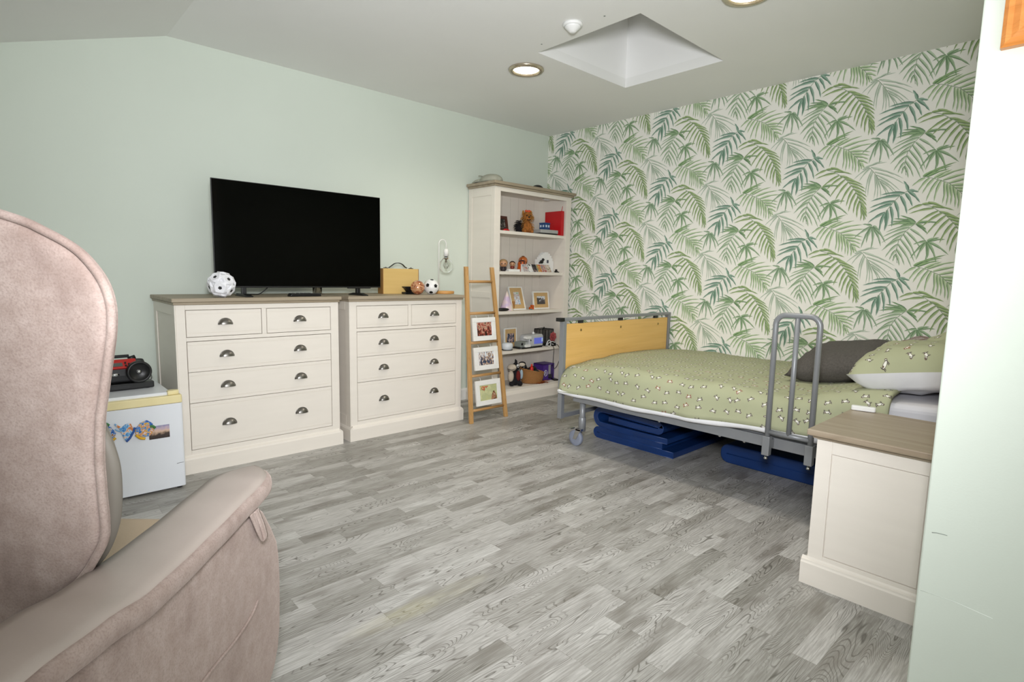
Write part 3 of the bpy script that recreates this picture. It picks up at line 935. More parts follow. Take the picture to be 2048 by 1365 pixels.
for z in (1.038, 0.803, 0.587, 0.343, 0.090):
    m = MB()
    m.tube([(railx(-1, z) + 0.0145, z * lean, z), (railx(1, z) - 0.0145, z * lean, z)], 0.0105, 10)
    m.build('rung', M_rung, t)
P1 = photo_mat('red_group_snapshot', [(0.3, '#2b1a18'), (0.45, '#6b3a2f'), (0.52, '#a8413a'), (0.58, '#c9a48a'), (0.68, '#6a5346')], 48, 1.0, (1.2, 1, 0.8), (0.085, 1.2))
P2 = photo_mat('street_crowd_snapshot', [(0.3, '#2d3038'), (0.45, '#4b5c78'), (0.52, '#b98f5c'), (0.6, '#dfe4ea'), (0.72, '#c9d3de')], 55, 4.0, (1.6, 1, 0.7), (0.085, 1.6))
P3 = photo_mat('party_snapshot', [(0.3, '#c5c58c'), (0.5, '#b7bc8f'), (0.6, '#cfcf9e'), (0.75, '#a9b08a')], 14, 7.0)
def ladder_frame(x, z, w, h, border, mount, photo, label, roll=0.0):
    f = picture_frame(w, h, border, mount, photo, M_whitepaint, label, (x, 3.135 + z * lean - 0.030, z), 0.0, math.atan(lean), group='white picture frames hung on the ladder')
    f.rotation_euler[1] = roll
    for sx in (-0.06, 0.06):
        m = MB(); m.tube([(sx, 0.012, h - 0.01), (sx, 0.020, h + 0.016), (sx, 0.028, h + 0.020)], 0.0012, 6); m.build('hanger', M_lining, f)
    return f
ladder_frame(2.684, 0.602, 0.222, 0.172, 0.034, (0.042, 0.036), P1, 'top white frame on the ladder holding a dark red group snapshot')
ladder_frame(2.684, 0.385, 0.232, 0.170, 0.036, (0.046, 0.034), P2, 'middle white frame on the ladder holding a pale street snapshot')
f3 = ladder_frame(2.682, 0.123, 0.240, 0.187, 0.036, (0.038, 0.030), P3, 'bottom white frame on the ladder holding a yellow green party picture')
m = MB()
for k, (dx, dz) in enumerate(((-0.055, 0.13), (-0.03, 0.128))):           # red letters pinned up in the snapshot
    m.tube([(dx + 0.011 * math.cos(a), 0.002, dz + 0.011 * math.sin(a)) for a in [2 * PI * q / 12 for q in range(12 if k == 0 else 9)]], 0.003, 5, closed=(k == 0))
m.tube([(-0.044, 0.002, 0.141), (-0.044, 0.002, 0.108)], 0.003, 5)
m.tube([(-0.02, 0.002, 0.138), (-0.005, 0.002, 0.139)], 0.003, 5)
m.build('red_letters', mat('orange_red_print', '#c4502a'), f3)
m = MB(); m.prism([(0.02, 0.032), (0.078, 0.032), (0.072, 0.07), (0.058, 0.098), (0.045, 0.1), (0.03, 0.07)], 'y', 0.0015, 0.003); m.build('printed_figure', photo_mat('printed_figure_photo', [(0.35, '#4a3022'), (0.5, '#b98d6c'), (0.6, '#7a3b2a'), (0.7, '#e0d2b8')], 60, 3.3), f3)

# ------------------------------------------------------------------ fridge corner
M_fridge = mat('white_enamel', '#e3e6ea', '#dee1e6', scale=5, rough=0.3)
M_yellowed = mat('yellowed_trim', '#e9dcab', '#e2d39c', scale=9, rough=0.45)
t = thing('fridge', 'small white fridge with yellowed top strip beside the chest of drawers', 'fridge', (0.375, 3.085, 0))
m = MB(); m.box(-0.235, 0.245, 0.045, 0.60, 0.03, 0.455); m.build('cabinet', M_fridge, t, bevel=0.006)
m = MB(); m.prism(rrect(-0.24, 0.275, 0.0, 0.042, 0.012), 'z', 0.012, 0.436); d = m.build('door', M_fridge, t, bevel=0.003)
m = MB(); m.prism(rrect(-0.24, 0.275, -0.002, 0.05, 0.012), 'z', 0.437, 0.476); m.build('top_strip', M_yellowed, t, bevel=0.004)
m = MB(); m.box(-0.236, 0.235, 0.03, 0.60, 0.456, 0.49); m.build('worktop', M_fridge, t, bevel=0.005)
m = MB(); m.prism([(0.215, 0.01), (0.265, 0.02), (0.27, 0.045), (0.24, 0.06), (0.218, 0.05)], 'z', 0.476, 0.497); m.build('hinge_cover', M_yellowed, t, bevel=0.005)
for x in (-0.2, 0.25):
    m = MB(); m.lathe([(0.012, 0.0), (0.012, 0.012), (0.008, 0.013), (0.008, 0.03)], (x, 0.055 if x < 0 else 0.03, 0), n=12); m.build('foot', M_softblack, t)
m = MB(); m.tube([(0.237, -0.0006, 0.131), (0.252, -0.0006, 0.134), (0.267, -0.0006, 0.133)], 0.0009, 5); m.build('scratch', M_softblack, d)
# magnets and a postcard on the door
FY = 3.0835
MAG = [(0.5, '#1f5fa8'), (0.56, '#d8a62c'), (0.62, '#c9552d')]
def magnet(name, outline, stops, seed, loc, label, extra):
    t = thing(name, label, 'fridge magnet', loc, 0, 'souvenir magnets on the fridge')
    m = MB(); m.prism(outline, 'y', -0.010, 0.0)
    m.build('relief', photo_mat(name + '_print_%d' % seed, stops, 70, seed), t, bevel=0.003)
    for nm, pts, r, mt in extra:
        m = MB(); m.tube(catmull([(a, -0.011, b) for a, b in pts], 4), r, 7); m.build(nm, mt, t)
    return t
M_gold = mat('yellow_resin', '#e2b321', '#d8a519', rough=0.4)
M_bluer = mat('blue_resin', '#2458a5', '#1f4c93', rough=0.4)
M_greenr = mat('green_resin', '#2f6b35', '#3a7a3c', rough=0.5)
M_paleblue = mat('pale_blue_resin', '#7fb2dc', '#6ca4d4', rough=0.4)
magnet('fridge_magnet', [(-0.03, -0.02), (-0.012, -0.042), (0.02, -0.03), (0.03, 0.0), (0.012, 0.03), (-0.012, 0.045), (-0.03, 0.02)], [(0.35, '#16468c'), (0.48, '#2f6fc0'), (0.55, '#c8c8c0'), (0.62, '#8a5a3a')], 11, (0.343, FY, 0.333), 'blue domed souvenir magnet half hidden behind the armchair', [('banner', [(-0.03, -0.045), (0.0, -0.04), (0.026, -0.022)], 0.006, M_gold), ('palm', [(-0.02, 0.04), (-0.008, 0.05), (0.004, 0.04)], 0.006, M_greenr)])
magnet('fridge_magnet', [(-0.02, 0.015), (0.0, -0.046), (0.03, -0.03), (0.036, 0.0), (0.026, 0.034), (0.005, 0.032), (-0.01, 0.02), (-0.034, 0.042), (-0.038, 0.036)], [(0.32, '#2d6bb0'), (0.47, '#5fa4d8'), (0.53, '#e3ddd2'), (0.6, '#c8793f')], 23, (0.405, FY, 0.335), 'middle souvenir magnet, pale blue and heart shaped with blue lettering', [('lettering', [(0.004, -0.05), (0.018, -0.036), (0.028, -0.018), (0.034, -0.008), (0.040, 0.012)], 0.0048, M_bluer), ('oar', [(-0.036, 0.016), (-0.02, 0.004), (-0.006, 0.012)], 0.003, M_paleblue)])
magnet('fridge_magnet', [(-0.036, -0.02), (-0.01, -0.035), (0.02, -0.036), (0.04, -0.01), (0.034, 0.025), (0.012, 0.043), (-0.016, 0.034), (-0.038, 0.005)], [(0.35, '#1c4f9e'), (0.46, '#4a86cf'), (0.52, '#e0c24a'), (0.58, '#c45b32'), (0.66, '#d9dad6')], 31, (0.484, FY, 0.330), 'round colourful souvenir magnet with yellow ribbon overlapping the postcard', [('ribbon', [(-0.036, -0.02), (-0.02, -0.038), (0.0, -0.044)], 0.006, M_gold), ('palm', [(0.022, 0.012), (0.034, 0.01), (0.042, 0.0)], 0.006, M_greenr)])
mm = bpy.data.materials.new('sunset_postcard'); mm.use_nodes = True
g = G(mm)
pz = g.xyz(g.coord('Object'))
hgt = g.math('ADD', pz[2], g.math('MULTIPLY', g.math('SUBTRACT', g.noise(g.coord('Object'), 60.0), 0.5), 0.035))
g.put(g.bsdf.inputs['Base Color'], g.ramp(g.math('DIVIDE', hgt, 0.064), [(0.05, '#2b201c'), (0.3, '#3d2f28'), (0.42, '#a58a74'), (0.6, '#d7b8a0'), (0.8, '#b9a6b8'), (1.0, '#8f8fae')]))
solo(MB().box(-0.043, 0.043, -0.0015, 0.0, 0, 0.064), 'postcard', mm, 'sunset postcard stuck on the white fridge door', 'postcard', (0.545, FY + 0.001, 0.273))

# disc player and boombox
t = thing('disc_player', 'flat black disc player lying on the fridge under the boombox', 'disc player', (0.40, 3.36, 0.49), 0.05)
m = MB(); m.box(-0.165, 0.165, -0.09, 0.09, 0.003, 0.034); m.build('case', M_black, t, bevel=0.004)
m = MB(); m.box(-0.06, 0.06, -0.0915, -0.088, 0.012, 0.024); m.build('tray', M_softblack, t)
for x in (-0.14, 0.14):
    for y in (-0.07, 0.07):
        MB().lathe([(0.01, 0), (0.01, 0.004)], (x, y, 0), n=10).build('foot', M_softblack, t)
M_boomred = mat('red_gloss_panel', '#b3251f', '#a8201b', rough=0.35)
t = thing('boombox', 'black and red portable boombox on top of the fridge', 'radio', (0.375, 3.335, 0.524), 0.06)
prof = [(-0.055, 0.004), (0.06, 0.004), (0.07, 0.05), (0.055, 0.105), (-0.01, 0.112), (-0.045, 0.085), (-0.06, 0.04)]
m = MB(); m.prism(prof, 'x', -0.165, 0.165); m.build('body', M_softblack, t, bevel=0.012, seg=3)
m = MB(); m.prism([(-0.0585, 0.078), (-0.030, 0.108), (-0.022, 0.116), (-0.014, 0.116), (-0.034, 0.086), (-0.05, 0.07)], 'x', -0.115, 0.125); m.build('control_panel', M_boomred, t, bevel=0.003)
def on_panel(x0, x1, s0, s1, lift):
    # quad on the sloping red panel, s runs up the slope
    p = lambda x, s: Vector((x, -0.0585 + 0.0285 * s, 0.078 + 0.030 * s)) + Vector((0, -0.72, 0.69)) * lift
    return [p(x0, s0), p(x1, s0), p(x1, s1), p(x0, s1)]
m = MB()
a, b = on_panel(0.005, 0.065, 0.25, 0.75, 0.0), on_panel(0.005, 0.065, 0.25, 0.75, 0.002)
m.add(a + b, [(4, 5, 6, 7), (0, 1, 5, 4), (1, 2, 6, 5), (2, 3, 7, 6), (3, 0, 4, 7)]); m.build('display', mat('grey_lcd', '#585b57', '#50534f', rough=0.2), t)
for x, s in ((0.078, 0.3), (0.078, 0.7), (0.092, 0.5), (0.104, 0.5), (-0.008, 0.3), (-0.008, 0.7), (-0.022, 0.5), (-0.036, 0.5)):
    a, b = on_panel(x - 0.004, x + 0.004, s - 0.12, s + 0.12, 0.0), on_panel(x - 0.004, x + 0.004, s - 0.12, s + 0.12, 0.003)
    m = MB(); m.add(a + b, [(4, 5, 6, 7), (0, 1, 5, 4), (1, 2, 6, 5), (2, 3, 7, 6), (3, 0, 4, 7)]); m.build('button', M_black, t)
for x in (0.125, -0.125):
    sp = MB().lathe([(0.0005, 0.058), (0.05, 0.058), (0.054, 0.066), (0.054, 0.088), (0.047, 0.096), (0.043, 0.09), (0.03, 0.078), (0.0005, 0.076)], (x, 0.0, 0.056), n=32, axis='y').build('speaker', M_black, t)
    MB().lathe([(0.0005, 0.075), (0.013, 0.075), (0.011, 0.083), (0.0005, 0.086)], (x, 0.0, 0.056), n=16, axis='y').build('dust_cap', M_chrome if x > 0 else M_softblack, sp)
m = MB(); m.lathe([(0.0005, 0.060), (0.017, 0.060), (0.0165, 0.063), (0.0005, 0.064)], (0.03, 0, 0.046), n=24, axis='y', sy=0.5); m.build('badge', M_chrome, t)
m = MB(); m.tube([(-0.11, 0.045, 0.1), (-0.11, 0.045, 0.122), (0.11, 0.045, 0.122), (0.11, 0.045, 0.1)], 0.008, 8); m.build('carry_handle', M_softblack, t)
m = MB(); m.tube([(0.105, 0.03, 0.108), (0.135, 0.03, 0.117)], 0.011, 10); m.build('aerial_joint', M_black, t)
m = MB(); m.tube(catmull([(0.14, 0.07, 0.03), (0.17, 0.085, -0.012), (0.205, 0.115, -0.03), (0.245, 0.21, -0.031), (0.27, 0.33, -0.03)], 5), 0.0022, 7); m.build('mains_lead', M_black, t)

# ------------------------------------------------------------------ on top of the bookcase
M_capc = mat('grey_cap_cloth', '#a5a596', '#98988a', scale=30, rough=0.9, bump=0.15, bscale=200)
t = thing('grey_hat', 'pale grey cap lying on the left end of the bookcase top', 'hat', (3.045, 3.60, 1.84), -0.04)
def dome(rx, ry, h, n=14, k=8, ex=0.75, sag=0.0):
    vs = []
    for j in range(k + 1):
        e = PI / 2 * j / k
        for i in range(2 * n):
            a = PI * i / n
            vs.append((rx * math.cos(a) * math.cos(e) ** ex, ry * math.sin(a) * math.cos(e) ** ex, h * math.sin(e) + sag * math.sin(2 * a) * math.cos(e)))
    fs = [(j * 2 * n + i, j * 2 * n + (i + 1) % (2 * n), (j + 1) * 2 * n + (i + 1) % (2 * n), (j + 1) * 2 * n + i) for j in range(k) for i in range(2 * n)]
    fs.append(list(range(2 * n))[::-1])
    return vs, fs
m = MB(); vs, fs = dome(0.085, 0.115, 0.062); m.add(vs, fs, Matrix.Translation((0, -0.03, 0.002)), True); m.build('crown', M_capc, t)
m = MB(); vs, fs = dome(0.07, 0.1, 0.032, sag=0.006); m.add(vs, fs, Matrix.Translation((-0.01, 0.09, 0.003)), True); m.build('peak', M_capc, t)
m = MB(); vs, fs = dome(0.074, 0.09, 0.004); m.add(vs, fs, Matrix.Translation((-0.01, 0.085, 0.0)), True); m.build('under_peak', M_black, t)
m = MB(); m.tube([(0.06 * math.cos(a) - 0.01, 0.045 + 0.02 * math.sin(a), 0.05 + 0.008 * math.sin(a)) for a in [PI * k / 10 for k in range(11)]], 0.004, 6); m.build('strap', M_capc, t)
t = thing('black_hat', 'black peaked cap lying at the right of the bookcase top', 'hat', (3.60, 3.60, 1.84))
m = MB(); vs, fs = dome(0.055, 0.06, 0.05); m.add(vs, fs, Matrix.Translation((0.01, 0, 0.0)), True); m.build('crown', M_black, t)
m = MB(); m.prism([(-0.14, -0.02), (-0.05, -0.05), (0.0, -0.055), (0.0, 0.055), (-0.05, 0.05), (-0.14, 0.025)], 'z', 0.0, 0.008); m.build('peak', M_black, t, bevel=0.003)

# ------------------------------------------------------------------ soft toys
def blob(name, mt, parent, balls, vox=0.006, smooth=True):
    """one continuous soft body grown from overlapping balls"""
    m = MB()
    for b in balls:
        m.ball(b[:3], b[3], *(b[4:7] if len(b) > 4 else (1, 1, 1)), n=10)
    o = m.build(name, mt, parent)
    md = o.modifiers.new('remesh', 'REMESH'); md.mode = 'VOXEL'; md.voxel_size = vox; md.use_smooth_shade = True
    md = o.modifiers.new('smooth', 'SMOOTH'); md.factor = 0.5; md.iterations = 4
    return o
def fur(name, c1, c2, s=90):
    return mat(name, c1, c2, scale=s, rough=0.95, bump=0.6, bscale=160)
M_tan = fur('tan_fur', '#a8692c', '#8a5220', 60)
M_tan2 = fur('golden_fur', '#c08a3e', '#9d6a28', 60)
M_blackfur = fur('black_fur', '#15131a', '#0d0c10', 60)
M_creamfur = fur('cream_fur', '#cfc3b2', '#bfb2a0', 60)

def fur_strands(m, c, rad, n, ln, seed, up=-0.4, r0=0.0016, M=None):
    rnd = random.Random(seed)
    for _ in range(n):
        z = rnd.uniform(-0.6, 1); a = rnd.uniform(0, 2 * PI); q = math.sqrt(1 - z * z)
        d = Vector((q * math.cos(a), q * math.sin(a), z))
        p = Vector(c) + Vector((d.x * rad[0], d.y * rad[1], d.z * rad[2])) * 0.92
        e = (d + Vector((rnd.uniform(-.3, .3), rnd.uniform(-.3, .3), up))).normalized()
        m.tube([p, p + e * ln * 0.5 + d * ln * 0.1, p + e * ln], r0, 4, rs=[r0, r0 * 0.8, r0 * 0.15])

S1, S2, S3, S4, S5 = 1.456, 1.122, 0.787, 0.447, 0.12
t = thing('toy_terrier', 'sitting plush terrier with golden face and red bow on the top shelf', 'soft toy', (3.465, 3.575, S1), -0.5)
blob('body', M_tan, t, [(0, 0.0, 0.045, 0.042, 1, 1, 1.1), (0, 0.02, 0.03, 0.045, 1, 1, 0.75), (0.03, -0.035, 0.022, 0.022), (-0.03, -0.035, 0.022, 0.022), (0.032, -0.06, 0.014, 0.015), (-0.03, -0.06, 0.014, 0.015), (0.024, -0.03, 0.06, 0.016, 1, 1, 1.8), (-0.024, -0.03, 0.06, 0.016, 1, 1, 1.8), (0, -0.005, 0.09, 0.03), (0, -0.012, 0.145, 0.042, 1, .95, 1.05), (0, -0.045, 0.128, 0.022)], 0.005)
m = MB(); fur_strands(m, (0, -0.012, 0.145), (0.042, 0.04, 0.044), 150, 0.035, 5, up=-1.0); fur_strands(m, (0, -0.03, 0.06), (0.045, 0.035, 0.05), 90, 0.028, 6, up=-0.9)
m.build('long_fur', M_tan2, t)
m = MB(); fur_strands(m, (-0.03, 0.035, 0.06), (0.055, 0.04, 0.055), 200, 0.04, 8, up=-0.8, r0=0.0022); m.ball((-0.035, 0.035, 0.048), 0.048, 1.2, .9, 1.0, n=10)
m.build('dark_coat', M_blackfur, t)
for x in (-0.035, 0.035):
    m = MB(); m.ball((x, 0.0, 0.178), 0.014, 0.7, 0.6, 1.5, n=8); m.build('ear', M_tan2, t)
m = MB()
for x in (-0.016, 0.016):
    m.ball((x, -0.052, 0.15), 0.0065, n=8)
m.ball((0, -0.069, 0.134), 0.008, n=8); m.tube([(-0.014, -0.06, 0.114), (0, -0.066, 0.111), (0.014, -0.06, 0.114)], 0.003, 6)
m.build('face_features', M_black, t)
m = MB(); m.ball((-0.012, -0.022, 0.19), 0.013, 1.2, .7, .8, n=8); m.ball((0.012, -0.022, 0.19), 0.013, 1.2, .7, .8, n=8); m.ball((0, -0.026, 0.188), 0.006, n=8); m.build('bow', mat('orange_red_ribbon', '#cf4a22', '#bb3d1a', rough=0.6), t)

PD = photo_mat('dark_portrait_snapshot', [(0.35, '#0f0c0c'), (0.5, '#2a211f'), (0.57, '#77706c'), (0.66, '#1a1514')], 24, 9.0)
picture_frame(0.19, 0.135, 0.026, (0.03, 0.03), PD, mat('mahogany_frame', '#4a1d12', '#3a150c', rough=0.35), 'dark mahogany picture frame at the left of the top shelf', (3.165, 3.58, S1), 0.0, 0.2, mount_mat=M_softblack, strut=True)
m = MB(); m.tube(catmull([(-0.03, 0, 0.005), (-0.01, -0.01, 0.012), (0.01, 0.0, 0.016), (0.03, -0.008, 0.006)], 5), 0.0055, 7); m.tube(catmull([(-0.02, 0.01, 0.006), (0.0, 0.01, 0.017), (0.025, 0.008, 0.006)], 5), 0.005, 7)
solo(m, 'ribbon_scrap', M_red, 'small twist of red ribbon in front of the mahogany frame', 'ribbon', (3.185, 3.535, S1))
t = thing('red_book', 'red hardback with ribbon marker standing at the right of the top shelf', 'book', (3.822, 3.582, S1))
m = MB(); m.box(-0.016, 0.016, -0.098, 0.096, 0.003, 0.216); m.build('page_block', M_lining, t)
m = MB(); m.box(-0.0185, -0.016, -0.1, 0.1, 0, 0.219); m.box(0.016, 0.0185, -0.1, 0.1, 0, 0.219); m.box(-0.0185, 0.0185, -0.103, -0.1, 0, 0.219); m.build('cover', M_red, t, bevel=0.001)
m = MB(); m.prism([(-0.09, 0.216), (-0.082, 0.216), (-0.095, 0.262), (-0.1, 0.262)], 'x', 0.0, 0.0012); m.build('ribbon_marker', M_red, t)
t = thing('flat_box', 'flat silver grey box lying in front of the red book', 'box', (3.69, 3.592, S1), -0.10)
m = MB(); m.box(-0.1, 0.105, -0.085, 0.085, 0.014, 0.044); m.build('lid', mat('silver_grey_card', '#a9a9a6', '#a0a09d', rough=0.4), t, bevel=0.002)
m = MB(); m.box(-0.103, 0.1, -0.083, 0.083, 0.0, 0.014); m.build('base', M_black, t, bevel=0.002)
M_bluebox = mat('deep_blue_card', '#1f4a80', '#1a4072', rough=0.45)
t = thing('blue_box', 'small dark blue box with pale square panels on the silver box', 'box', (3.69, 3.575, S1 + 0.044), 0.02)
m = MB(); m.box(-0.034, 0.034, -0.034, 0.034, 0, 0.056); m.box(-0.036, 0.036, -0.036, 0.036, 0.056, 0.064); m.build('body', M_bluebox, t, bevel=0.001)
m = MB()
for a in (-0.016, 0.016):
    m.box(a - 0.009, a + 0.009, -0.0352, -0.0335, 0.024, 0.044); m.box(-0.0352, -0.0335, a - 0.009, a + 0.009, 0.024, 0.044)
m.build('pale_panels', mat('pale_blue_panel', '#c9d6e4', '#bccbdb', rough=0.4), t)

# ------------------------------------------------------------------ second shelf
def figurine(label, loc, rz, hair, skin, coat, s=1.0):
    t = thing('figurine', label, 'figurine', loc, rz, 'big-headed figurines on the second shelf')
    m = MB(); m.lathe([(0.0005, 0), (0.016 * s, 0), (0.02 * s, 0.012 * s), (0.015 * s, 0.034 * s), (0.009 * s, 0.04 * s), (0.0005, 0.04 * s)], n=14, sy=0.8)
    m.ball((0.02 * s, -0.006 * s, 0.024 * s), 0.007 * s, 1, 1, 2.0, n=8); m.ball((-0.02 * s, -0.006 * s, 0.024 * s), 0.007 * s, 1, 1, 2.0, n=8); m.build('body', coat, t)
    m = MB(); m.ball((0, 0, 0.062 * s), 0.03 * s, 1.12, 0.95, 0.95, n=12); m.build('head', skin, t)
    m = MB(); m.ball((0, 0.006 * s, 0.069 * s), 0.0315 * s, 1.14, 0.95, 0.92, n=12); m.build('hair', hair, t)
    m = MB()
    for x in (-0.013, 0.013):
        m.ball((x * s, -0.0275 * s, 0.06 * s), 0.0048 * s, 1, .5, 1, n=8)
    m.build('eyes', M_black, t)
    return t
M_brownhair = mat('brown_plastic_hair', '#6d4a2c', '#5e3f25', rough=0.4)
M_darkhair = mat('dark_plastic_hair', '#3a261a', '#2e1d13', rough=0.35)
M_skin = mat('figurine_skin', '#b98b68', '#b08362', rough=0.45)
M_coat = mat('figurine_dark_coat', '#2b2326', '#231c1f', rough=0.6)
M_rust = mat('rust_red_coat', '#7a2d1c', '#692516', rough=0.5)
M_orange = mat('orange_ceramic', '#c65a1a', '#b54d12', rough=0.3)
figurine('light-haired figurine in a dark coat at the left of the second shelf', (3.172, 3.545, S2), -0.7, mat('light_brown_hair', '#a1825c', '#8f714d', rough=0.5), M_skin, M_coat, 1.05)
solo(MB().box(-0.06, 0.07, -0.035, 0.02, 0, 0.02), 'white_box', M_white, 'low white box under the dark-haired figurine', 'box', (3.275, 3.555, S2), bevel=0.002)
figurine('dark-haired figurine in a rust coat standing on the low white box', (3.285, 3.555, S2 + 0.02), -0.8, M_darkhair, M_skin, M_rust, 0.72)
t = thing('orange_figure', 'squat orange ceramic figure with dark cap beside the row of cards', 'ornament', (3.445, 3.605, S2), -0.6)
m = MB(); m.lathe([(0.0005, 0), (0.032, 0), (0.041, 0.012), (0.042, 0.034), (0.036, 0.05), (0.039, 0.068), (0.033, 0.088), (0.018, 0.098), (0.0005, 0.1)], n=20); m.build('body', M_orange, t)
m = MB(); m.lathe([(0.0335, 0.087), (0.028, 0.096), (0.018, 0.103), (0.0005, 0.106)], n=20); m.build('cap', mat('dark_brown_glaze', '#4a1c10', '#3c150b', rough=0.3), t)
m = MB()
for x in (-0.014, 0.014):
    m.ball((x, -0.033, 0.077), 0.008, 1, .5, 1, n=8)
m.build('eyes', M_black, t)
t = thing('amber_globe', 'shiny amber globe lantern behind the orange figure', 'ornament', (3.515, 3.665, S2))
m = MB(); m.lathe([(0.0005, 0), (0.03, 0), (0.03, 0.006), (0.012, 0.012), (0.01, 0.055), (0.02, 0.062), (0.0005, 0.062)], n=18); m.build('stand', mat('dark_bronze', '#4e2c18', '#432412', rough=0.35), t)
mm = mat('amber_glass', '#c46a2a', '#a8501a', scale=25, rough=0.06); mm.node_tree.nodes['Principled BSDF'].inputs['Coat Weight'].default_value = 1.0
m = MB(); m.ball((0, 0, 0.1), 0.042, 1, 1, 0.95, n=14); m.build('globe', mm, t)
m = MB(); m.lathe([(0.013, 0.136), (0.013, 0.142), (0.0005, 0.143)], n=12); m.build('cap', M_brownhair, t)
cards = [('grey and red', [(0.4, '#8d8f96'), (0.52, '#c9bcb4'), (0.6, '#a24f4c')]), ('white and black', [(0.42, '#e2e0dd'), (0.56, '#d8d6d2'), (0.62, '#3a3a3e')]), ('black', [(0.45, '#241f22'), (0.55, '#3a3236'), (0.64, '#a78d84')]), ('yellow and red', [(0.4, '#b5503a'), (0.52, '#cda25a'), (0.62, '#6f7a4a')]), ('red and blue', [(0.42, '#9c3a3a'), (0.52, '#c7b4a6'), (0.62, '#4a5a78')]), ('cream and green', [(0.42, '#cfc6b8'), (0.54, '#b99a88'), (0.64, '#5f7a5a')])]
for k, (nm, st) in enumerate(cards):
    m = MB(); m.box(-0.0255, 0.0255, -0.001, 0.001, 0.0, 0.074)
    o = solo(m, 'picture_card', photo_mat('card_print_%d' % k, st, 45, 40 + k * 3.0), nm + ' picture card ' + ('at the left end of the leaning row', 'second from the left in the leaning row', 'third from the left in the leaning row', 'fourth from the left in the leaning row', 'fifth from the left in the leaning row', 'at the right end of the leaning row')[k], 'card', (3.413 + k * 0.0585, 3.512, S2 + 0.002), 0.0, 'row of small picture cards')
    o.rotation_euler = (-0.5, 0, 0)
t = thing('card_stand', 'low white ledge holding up the row of picture cards', 'stand', (3.56, 3.516, S2))
m = MB(); m.prism([(-0.016, 0), (-0.016, 0.0015), (0.002, 0.0015), (0.0375, 0.064), (0.041, 0.064), (0.041, 0.0)], 'x', -0.172, 0.168); m.build('ledge', M_white, t)
t = thing('stepped_dome', 'white stepped dome-shaped model at the right of the second shelf', 'model', (3.765, 3.61, S2), 0.0)
st = [(-0.125, 0), (0.08, 0), (0.08, 0.105), (0.066, 0.105), (0.066, 0.132), (0.05, 0.132), (0.05, 0.155), (0.03, 0.155), (0.03, 0.172), (0.008, 0.172), (0.008, 0.184), (-0.045, 0.184), (-0.045, 0.175), (-0.066, 0.175), (-0.066, 0.158), (-0.085, 0.158), (-0.085, 0.14), (-0.1, 0.14), (-0.1, 0.118), (-0.125, 0.118)]
m = MB(); m.prism(st, 'y', -0.012, 0.03); m.build('blocks', M_white, t, bevel=0.001)
m = MB(); m.box(-0.012, 0.012, -0.0135, -0.011, 0.085, 0.113); m.build('window_block', mat('slate_block', '#4a4d58', '#41444e', rough=0.5), t)
t = thing('black_bird', 'tiny black bird model perched before the white stepped dome', 'model', (3.66, 3.572, S2 + 0.068), 0.1)
m = MB(); m.box(-0.05, 0.03, 0.02, 0.03, -0.066, 0.0); m.box(-0.05, 0.03, -0.02, 0.03, 0.0, 0.006); m.build('perch', M_white, t)
blob('bird', M_black, t, [(0, 0, 0.026, 0.018, 1.3, .8, .9), (0.02, 0, 0.046, 0.013), (-0.024, 0, 0.016, 0.011, 1.5, .7, .7), (0.036, 0, 0.045, 0.005, 1.8, 1, 1)], 0.003)
m = MB()
m.box(-0.017, 0.017, -0.008, 0.008, 0, 0.016); m.box(-0.007, 0.007, -0.008, 0.008, 0.016, 0.03)
solo(m, 'black_block', M_black, 'tiny black cross-shaped block at the foot of the white dome', 'block', (3.792, 3.512, S2), 0.1, bevel=0.001)
solo(MB().box(-0.009, 0.009, -0.007, 0.007, 0, 0.009), 'black_stud', M_softblack, 'tiny black stud at the right end of the second shelf', 'block', (3.826, 3.52, S2), bevel=0.001)

# ------------------------------------------------------------------ third shelf
PK = photo_mat('jungle_child_snapshot', [(0.28, '#8fa3bd'), (0.42, '#dfe6ee'), (0.52, '#b08a7c'), (0.58, '#dfe3e6'), (0.70, '#5d9a3f'), (0.8, '#3f7a2a')], 40, 5.0, (1, 1, 1), (0.12, 2.2))
PB = photo_mat('castle_snapshot', [(0.3, '#3a3637'), (0.5, '#4a4647'), (0.54, '#5a5656'), (0.58, '#cfd3d8')], 30, 12.0, (1, 1, 1), (0.085, 5.0))
picture_frame(0.172, 0.213, 0.012, (0.052, 0.05), PK, M_whitepaint, 'upright white frame with kraft mount on the middle shelf, leaning back', (3.415, 3.59, S3), 0.02, 0.30, mount_mat=M_kraft, strut=True)
picture_frame(0.208, 0.162, 0.012, (0.052, 0.044), PB, M_whitepaint, 'wide white frame with kraft mount and grey castle snapshot, middle shelf', (3.71, 3.60, S3), 0.0, 0.14, mount_mat=M_kraft, strut=True)
mm = bpy.data.materials.new('pearl_cone_sheen'); mm.use_nodes = True
g = G(mm); g.put(g.bsdf.inputs['Base Color'], g.ramp(g.noise(g.coord('Object'), 14.0, 1.0), [(0.35, '#cdb6d4'), (0.5, '#e4cfd0'), (0.65, '#e8dfc4')])); g.bsdf.inputs['Roughness'].default_value = 0.3; g.bsdf.inputs['Coat Weight'].default_value = 0.5
m = MB(); m.lathe([(0.0005, 0.003), (0.062, 0.0), (0.063, 0.004), (0.004, 0.166), (0.0005, 0.168)], n=32)
solo(m, 'pearl_cone', mm, 'pearly pink cone at the left of the middle shelf', 'ornament', (3.255, 3.585, S3))
t = thing('glasses_case', 'soft black glasses case in front of the pearly cone', 'case', (3.16, 3.525, S3), -0.2)
m = MB(); m.ball((0, 0, 0.014), 0.06, 1, 0.42, 0.23, n=10); m.build('case', M_black, t)
m = MB(); m.tube([(-0.05, -0.012, 0.017), (0, -0.026, 0.019), (0.05, -0.012, 0.017)], 0.002, 5); m.build('zip', M_softblack, t)
